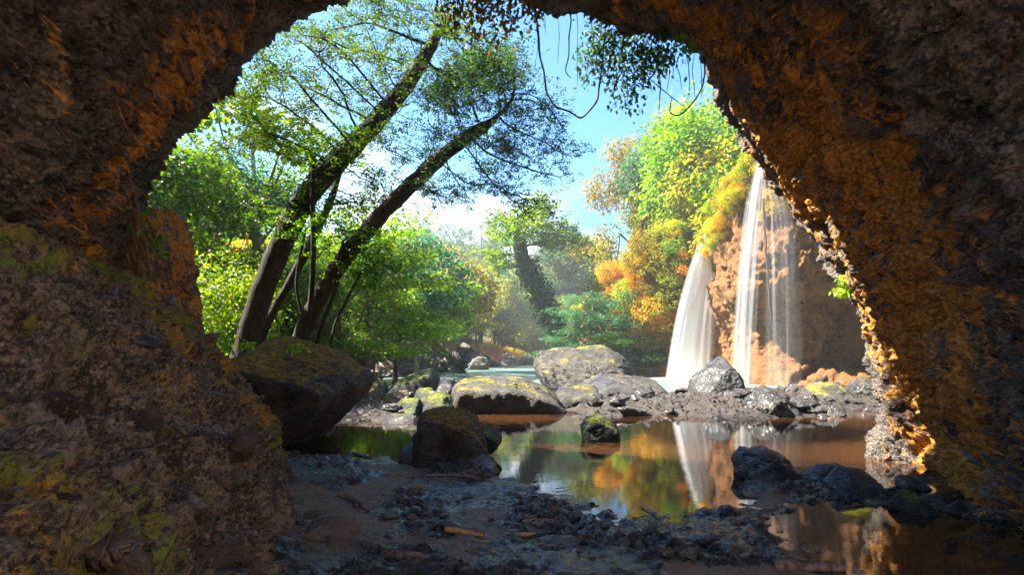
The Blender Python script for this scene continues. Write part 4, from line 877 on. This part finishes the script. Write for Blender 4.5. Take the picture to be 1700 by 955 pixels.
grown_tree('leaning_tree', 'thick dark trunk leaning right with a wide feathery crown under the cave lip',
    [P(402, 612, 14), P(412, 560, 14), P(436, 480, 14), P(468, 405, 14), P(506, 330, 14.1), P(562, 265, 14.2), P(630, 195, 14.4), P(690, 120, 14.6), P(735, 40, 14.8)], .28,
    attr_cloud([(600, 120, 14.5, 170, 110, 2.6), (480, 150, 14, 120, 70, 2.2), (430, 230, 14, 80, 50, 2), (700, 110, 14.8, 150, 100, 2.5), (560, 230, 14.3, 90, 60, 2), (660, 30, 14.5, 140, 60, 2), (790, 110, 15, 90, 70, 2), (520, 60, 14, 110, 60, 2.2)], 1000, 11),
    21, (.040, .078, .012), 28000, .085)
grown_tree('leaning_tree', 'slimmer dark trunk leaning far right with a spreading crown over the river',
    [P(488, 620, 13.2), P(496, 570, 13.2), P(532, 490, 13.3), P(575, 425, 13.4), P(625, 365, 13.5), P(690, 300, 13.7), P(755, 242, 13.9), P(812, 205, 14.1)], .195,
    attr_cloud([(800, 180, 14, 130, 80, 1.8), (890, 250, 14.2, 85, 60, 1.5), (760, 290, 13.8, 120, 60, 1.6), (860, 320, 14.2, 80, 45, 1.5), (680, 250, 13.6, 70, 50, 1.5), (820, 110, 14, 80, 60, 1.5), (930, 285, 14.3, 45, 35, 1.)], 850, 12),
    22, (.028, .068, .018), 23000, .08)
grown_tree('leaning_tree', 'thin secondary trunk leaning right between the two leaning trees',
    [P(424, 606, 14.6), P(440, 545, 14.6), P(478, 475, 14.7), P(515, 405, 14.8), P(550, 330, 15), P(570, 270, 15.1)], .115,
    attr_cloud([(560, 310, 15, 90, 60, 1.4), (470, 330, 14.8, 90, 50, 1.4), (620, 330, 15, 60, 50, 1.2)], 260, 13), 23, (.06, .13, .015), 3600, .10)
for k, (pts, r_, bl, lb) in enumerate([
    ([P(502, 615, 13), P(512, 540, 13), P(520, 430, 13), P(519, 330, 13), P(520, 262, 13)], .06, [(520, 290, 13, 60, 60, 1), (560, 240, 13.2, 50, 50, 1)], 'straight thin sapling rising beside the slimmer leaning tree'),
    ([P(506, 612, 13.4), P(505, 540, 13.4), P(492, 470, 13.4), P(508, 380, 13.5)], .035, [(520, 380, 13.5, 60, 40, 1)], 'wavering thin sapling left of the straight sapling'),
    ([P(515, 606, 13.1), P(535, 540, 13.1), P(560, 470, 13.2), P(570, 400, 13.3)], .04, [(590, 390, 13.3, 60, 45, 1)], 'thin sapling slanting right at the foot of the slimmer leaning tree'),
    ([P(545, 600, 12.8), P(556, 540, 12.8), P(575, 500, 12.9), P(600, 450, 13)], .03, [(620, 440, 13, 60, 40, 1)], 'short slanting sapling right of the leaning trees')]):
    grown_tree('sapling', lb, pts, r_, attr_cloud(bl, 110, 30 + k), 40 + k, (.06, .15, .015), 1000, .10)
# vine-wrapped trunk across the river
grown_tree('ivy_tree', 'ivy-covered leaning trunk with a ragged crown on the far shore',
    [P(948, 603, 58), P(935, 575, 58), P(915, 525, 58), P(893, 480, 58), P(872, 440, 58), P(862, 400, 58), P(870, 360, 58)], .75,
    attr_cloud([(870, 380, 58, 65, 35, 4), (840, 420, 58, 40, 35, 3), (925, 395, 58, 45, 30, 3), (890, 350, 58, 30, 20, 2.5)], 330, 17), 27, (.10, .19, .02), 8000, .40, bark='ivy_bark', spread=.8, rmin=.04)
ivp = crom(np.array([P(948, 603, 58), P(915, 525, 58), P(872, 440, 58)]), rs.uniform(0, 2, 3200)) + unit(rs.normal(size=(3200, 3))) * rs.uniform(.7, 1.5, (3200, 1)); rv = unit(rs.normal(size=(3200, 3)))
V_, F_2 = leaf_quads(ivp, rv, unit(rs.normal(size=(3200, 3)) + (0, 0, -.8)), .42, .28)
iv = ob('ivy', mesh('ivy', V_, F_2, False, {'rnd': np.repeat(rs.rand(3200), 4)}), M['leaf']); iv.color = (.03, .085, .02, 1)
for o_ in C.objects:
    if o_.name == 'ivy_tree': bpy.context.view_layer.update(); iv.parent = o_; iv.matrix_parent_inverse = o_.matrix_world.inverted()
# gnarled trees with spreading roots on the far left bank
def gnarled(pts, r0, lb, seed, roots=6):
    r = np.random.RandomState(seed); c = Col(); p_ = crom(pts, np.linspace(0, len(pts) - 1, 24)); p_ = p_ + .15 * np.stack([perlin(p_ * .8 + k * 5) for k in range(3)], -1)
    c.add(*tube(p_, r0 * (1 - .6 * np.linspace(0, 1, 24)) * (1 + .2 * perlin(p_ * 2)), 9))
    for k in range(roots):
        a_ = r.uniform(0, 6.28); L = r.uniform(1.5, 3.2); b0 = np.array(pts[0]) + (0, 0, r.uniform(.5, 1.4))
        e = [b0, b0 + (math.cos(a_) * L * .4, math.sin(a_) * L * .4, -.8), b0 + (math.cos(a_) * L, math.sin(a_) * L, -1.9)]
        c.add(*tube(crom(np.array(e), np.linspace(0, 2, 9)), np.linspace(r0 * .5, r0 * .12, 9), 6))
    t_ = empty('gnarled_tree', pts[0]); bpy.context.view_layer.update(); inv = t_.matrix_world.inverted()
    o = ob('trunk', c.mesh('trunk'), M['bark_warm'], t_); o.matrix_parent_inverse = inv
    top = np.array(pts[-1]); L = [(*(top + r.normal(size=3) * (1.8, 1.2, .8) + (0, 0, .8)), r.uniform(1, 1.8), r.uniform(.5, .9)) for _ in range(7)]
    o = ob('crown', crown_mesh('crown', L, 3500, .3, .17, .8, .1, seed, .4), M['leaf'], t_); o.matrix_parent_inverse = inv; o.color = (.12, .22, .02, 1)
    tag(t_, lb, 'tree')
gnarled([P(585, 600, 38), P(600, 580, 38), P(635, 562, 38), P(660, 535, 38)], .42, 'gnarled tree with arching limb and stilt roots on the rocky bank', 1)
gnarled([P(622, 598, 42), P(628, 570, 42), P(632, 545, 42), P(640, 510, 42)], .45, 'upright gnarled trunk with stilt roots on the rocky bank', 2)
gnarled([P(672, 594, 48), P(683, 570, 48), P(692, 545, 48), P(700, 510, 48)], .40, 'slanting warm-barked trunk further along the rocky bank', 3, 4)
gnarled([P(722, 592, 55), P(722, 565, 55), P(724, 540, 55), P(722, 500, 55)], .28, 'thin upright trunk at the end of the rocky bank', 4, 3)
# dry reeds along the river bend
rn = 7000; rx_ = rs.uniform(-12, 6, rn); ry_ = np.interp(rx_, [-12, -9.5, -4, 4, 6], [80, 84, 100, 107, 107]) + rs.uniform(-3, 4, rn); rz, _ = height(rx_, ry_)
pts = np.stack([rx_, ry_, np.maximum(rz, -.1)], -1); hh = rs.uniform(.9, 2.6, rn)
V_, F_2 = leaf_quads(pts, unit(rs.normal(size=(rn, 3)) * (1, 1, .1)), unit(rs.normal(size=(rn, 3)) * .22 + (0, 0, 1)), hh, .12)
tag(ob('dry_reeds', mesh('dry_reeds', V_, F_2, False, {'rnd': np.repeat(rs.rand(rn), 4)}), M['reed']), 'dry brown reeds lining the river bend', 'reeds', kind='stuff')
# low leafy ground cover on the left bank
gn = 26000; gx_ = rs.uniform(-26, -5, gn); gy_ = rs.uniform(13, 60, gn); gz_, _ = height(gx_, gy_); ok = gz_ > .5
pts = np.stack([gx_, gy_, gz_ + rs.uniform(0, .5, gn)], -1)[ok]; gn = len(pts)
V_, F_2 = leaf_quads(pts, unit(rs.normal(size=(gn, 3)) * .5 + (0, 0, 1)), unit(rs.normal(size=(gn, 3))), rs.uniform(.15, .35, gn), .14)
o = tag(ob('ground_cover', mesh('ground_cover', V_, F_2, False, {'rnd': np.repeat(rs.rand(gn), 4)}), M['leaf']), 'low leafy ground cover under the left bank trees', 'undergrowth', kind='stuff'); o.color = (.09, .18, .02, 1)

# ------------------------------------------------------------------ roots, vines and creepers of the cave mouth
def strand(c, pix, rad, sides=6, wob=.03, n=12):
    pts = np.array([P(*a) for a in pix]); t_ = np.linspace(0, len(pts) - 1, n * len(pts)); p_ = crom(pts, t_)
    p_ = p_ + wob * np.stack([perlin(p_ * 2.5 + k * 7.3 + rad * 99) for k in range(3)], -1)
    c.add(*tube(p_, rad * (1 + .2 * perlin(p_ * 6)) * np.interp(t_ / t_[-1], [0, .8, 1], [1, .9, .35]), sides))
c = Col()
for pix, rad in (([(216, 285, 9.2), (214, 340, 9.1), (220, 400, 9.0), (236, 462, 8.9)], .07), ([(219, 290, 9.1), (226, 350, 9.0), (240, 410, 8.9), (254, 470, 8.8)], .05), ([(213, 300, 9.2), (212, 360, 9.1), (214, 420, 9.0), (228, 470, 8.9)], .045),
                 ([(222, 320, 9.0), (232, 380, 8.9), (246, 430, 8.85), (262, 475, 8.8)], .03), ([(216, 330, 9.0), (222, 390, 8.9), (230, 440, 8.9), (246, 480, 8.8)], .03), ([(205, 400, 8.9), (180, 420, 8.6), (196, 440, 8.5)], .02)):
    strand(c, pix, rad, 8, .05)
tag(ob('hanging_root', c.mesh('hanging_root'), M['root']), 'bundle of twisted brown roots hanging from the cave lip to the bank', 'root')
def vine(pix, rad, lb, m='vine'):
    c = Col(); strand(c, pix, rad, 6, .04); return tag(ob('hanging_vine', c.mesh('hanging_vine'), M[m]), lb, 'vine')
vine([(885, -30, 9.8), (890, 25, 9.8), (897, 90, 9.8), (910, 150, 9.8), (922, 178, 9.8), (945, 186, 9.8), (965, 193, 9.8), (988, 172, 9.8), (995, 140, 9.8), (1000, 90, 9.8), (1005, 35, 9.9)], .018, 'long looping vine hanging below the cave roof')
vine([(940, -5, 9.9), (947, 40, 9.9), (944, 90, 9.9), (940, 115, 9.9), (948, 128, 9.9)], .013, 'short hooked vine beside the long loop')
vine([(1090, 65, 10.2), (1094, 110, 10.2), (1096, 150, 10.2), (1094, 188, 10.2)], .012, 'thin straight vine hanging from the lip by the leafy creeper')
vine([(1168, 105, 10.3), (1166, 140, 10.3), (1150, 172, 10.2), (1130, 190, 10.2), (1114, 186, 10.2), (1114, 165, 10.2)], .014, 'curled vine under the right lip')
vine([(1060, 110, 10.2), (1085, 135, 10.2), (1112, 160, 10.2), (1140, 178, 10.3)], .010, 'slanting vine stretched below the leafy creeper')
for k in range(9):
    px = 1106 + 8 * k; vine([(px, 72 + k * 3, 10.4), (px + rs.uniform(-6, 6), 100 + k * 3, 10.4), (px + rs.uniform(-8, 8), 118 + rs.uniform(10, 50), 10.3)], .008, 'thin dangling rootlet under the right lip')['group'] = 'rootlets under the right lip'
vine([(1268, 330, 31), (1272, 420, 30.9), (1278, 500, 30.8), (1284, 562, 30.7)], .07, 'dark liana hanging in front of the tall thin waterfall')
for k, (px, top, bot) in enumerate(((888, -10, 120), (903, -10, 60), (926, 0, 105), (955, 10, 150))):
    vine([(px, top, 9.7), (px + 3, (top + bot) / 2, 9.7), (px + 1, bot, 9.7)], .005, 'hair-thin thread of root hanging from the cave roof')['group'] = 'hair-thin hanging threads'
def creeper(name, lb, stems, nleaf, col, spread, ln=.10, seed=0, cat='creeper'):
    r = np.random.RandomState(seed); c = Col(); P_ = []
    for pix in stems:
        strand(c, pix, .010, 5, .05); pts = np.array([P(*a) for a in pix]); P_.append(crom(pts, r.uniform(.1, len(pts) - 1, nleaf // len(stems))))
    pts = np.concatenate(P_); pts = pts + r.normal(size=pts.shape) * spread; n = len(pts)
    root = empty(name, P(*stems[0][0])); bpy.context.view_layer.update(); inv = root.matrix_world.inverted()
    o = ob('stem', c.mesh('stem'), M['vine'], root); o.matrix_parent_inverse = inv
    V, F = leaf_quads(pts, unit(r.normal(size=(n, 3)) + (0, -.3, .5)), unit(r.normal(size=(n, 3)) * .6 + (0, 0, -.9)), ln * r.uniform(.6, 1.4, n), ln * .55 * r.uniform(.6, 1.3, n))
    o = ob('foliage', mesh('foliage', V, F, False, {'rnd': np.repeat(r.rand(n), 4)}), M['leaf'], root); o.matrix_parent_inverse = inv; o.color = (*col, 1)
    return tag(root, lb, cat)
creeper('hanging_creeper', 'leafy dark creeper hanging in a curtain from the cave lip against the sky',
    [[(985 + 16 * k, 25 + 7 * k, 10.5), (980 + 15 * k + rs.uniform(-8, 8), 70 + 4 * k, 10.5), (972 + 16 * k + rs.uniform(-10, 10), [130, 120, 110, 150, 175, 165, 140, 110, 100][k], 10.5)] for k in range(9)], 1900, (.035, .085, .03), (.14, .25, .14), .105, 3)
creeper('hanging_creeper', 'brownish leaf fringe drooping from the top of the cave mouth',
    [[(745 + 18 * k, -40, 9.6), (745 + 18 * k + rs.uniform(-8, 8), -10, 9.6), (748 + 18 * k + rs.uniform(-8, 8), [45, 30, 50, 62, 55, 40, 55, 25, 18][k], 9.6)] for k in range(9)], 1100, (.13, .11, .03), (.11, .2, .10), .12, 4)
creeper('hanging_creeper', 'small bright green tuft hanging at the bend of the right lip',
    [[(1128, 40, 10.0), (1130, 55, 9.9), (1132, 68, 9.9)], [(1140, 55, 10.0), (1142, 70, 9.9), (1146, 85, 9.9)]], 90, (.13, .28, .02), (.09, .1, .07), .12, 5)
creeper('hanging_creeper', 'bright green plant clinging to the bank beside the hanging roots',
    [[(244, 360, 9.0), (250, 380, 9.0), (258, 398, 9.0)], [(238, 375, 9.0), (246, 392, 9.0), (262, 412, 9.0)]], 60, (.13, .28, .02), (.08, .08, .1), .13, 6, 'plant')
creeper('hanging_creeper', 'small green fern on the edge of the right cave wall',
    [[(1398, 462, 10.6), (1400, 474, 10.5), (1403, 486, 10.5)]], 50, (.16, .30, .02), (.06, .06, .09), .11, 8, 'plant')
creeper('leafy_tuft', 'green tuft on top of the huge overhanging boulder',
    [[(400, 578, 10.6), (408, 572, 10.5), (416, 574, 10.5)], [(488, 580, 10.8), (494, 574, 10.8), (500, 578, 10.8)]], 120, (.16, .32, .02), (.07, .08, .04), .11, 9, 'plant')
# mossy earth knob behind the roots
kn = tag(boulder([(228, 470), (226, 345), (240, 330), (268, 332), (286, 352), (296, 420), (308, 495), (300, 540), (235, 540)], 10.2, 1.8, M['cave'], 'tall mossy earth knob behind the hanging roots', slope=.3, sub=6, p=6, rough=.075, fine=.04, front=.1), cat='earth knob'); kn.name = 'earth_knob'
me_ = kn.data; M['knob'] = mat_rock('knob_moss', (.028, .018, .013), (.2, .13, .09), (.34, .14, .022), (.62, .30, .05)); kn.data.materials[0] = M['knob']; at = me_.attributes.new('moss', 'FLOAT', 'POINT'); co = np.empty(len(me_.vertices) * 3, np.float32); me_.vertices.foreach_get('co', co)
at.data.foreach_set('value', (.5 + fbm(co.reshape(-1, 3) * 2, 3) * .5).astype(np.float32))

# ------------------------------------------------------------------ humid air
hz = bpy.data.meshes.new('haze'); bx = [(-200, -60, -6), (200, -60, -6), (200, 260, -6), (-200, 260, -6), (-200, -60, 85), (200, -60, 85), (200, 260, 85), (-200, 260, 85)]
hz.from_pydata(bx, [], [(0, 3, 2, 1), (4, 5, 6, 7), (0, 1, 5, 4), (1, 2, 6, 5), (2, 3, 7, 6), (3, 0, 4, 7)]); hz.update()
q = NT('haze'); q.t.links.new(q.n('ShaderNodeVolumePrincipled', {'Color': (.80, .92, 1., 1), 'Density': .0009, 'Anisotropy': .3}).outputs[0], q.out.inputs['Volume'])
tag(ob('haze', hz, q.m), 'thin humid air over the valley', 'haze', kind='stuff')
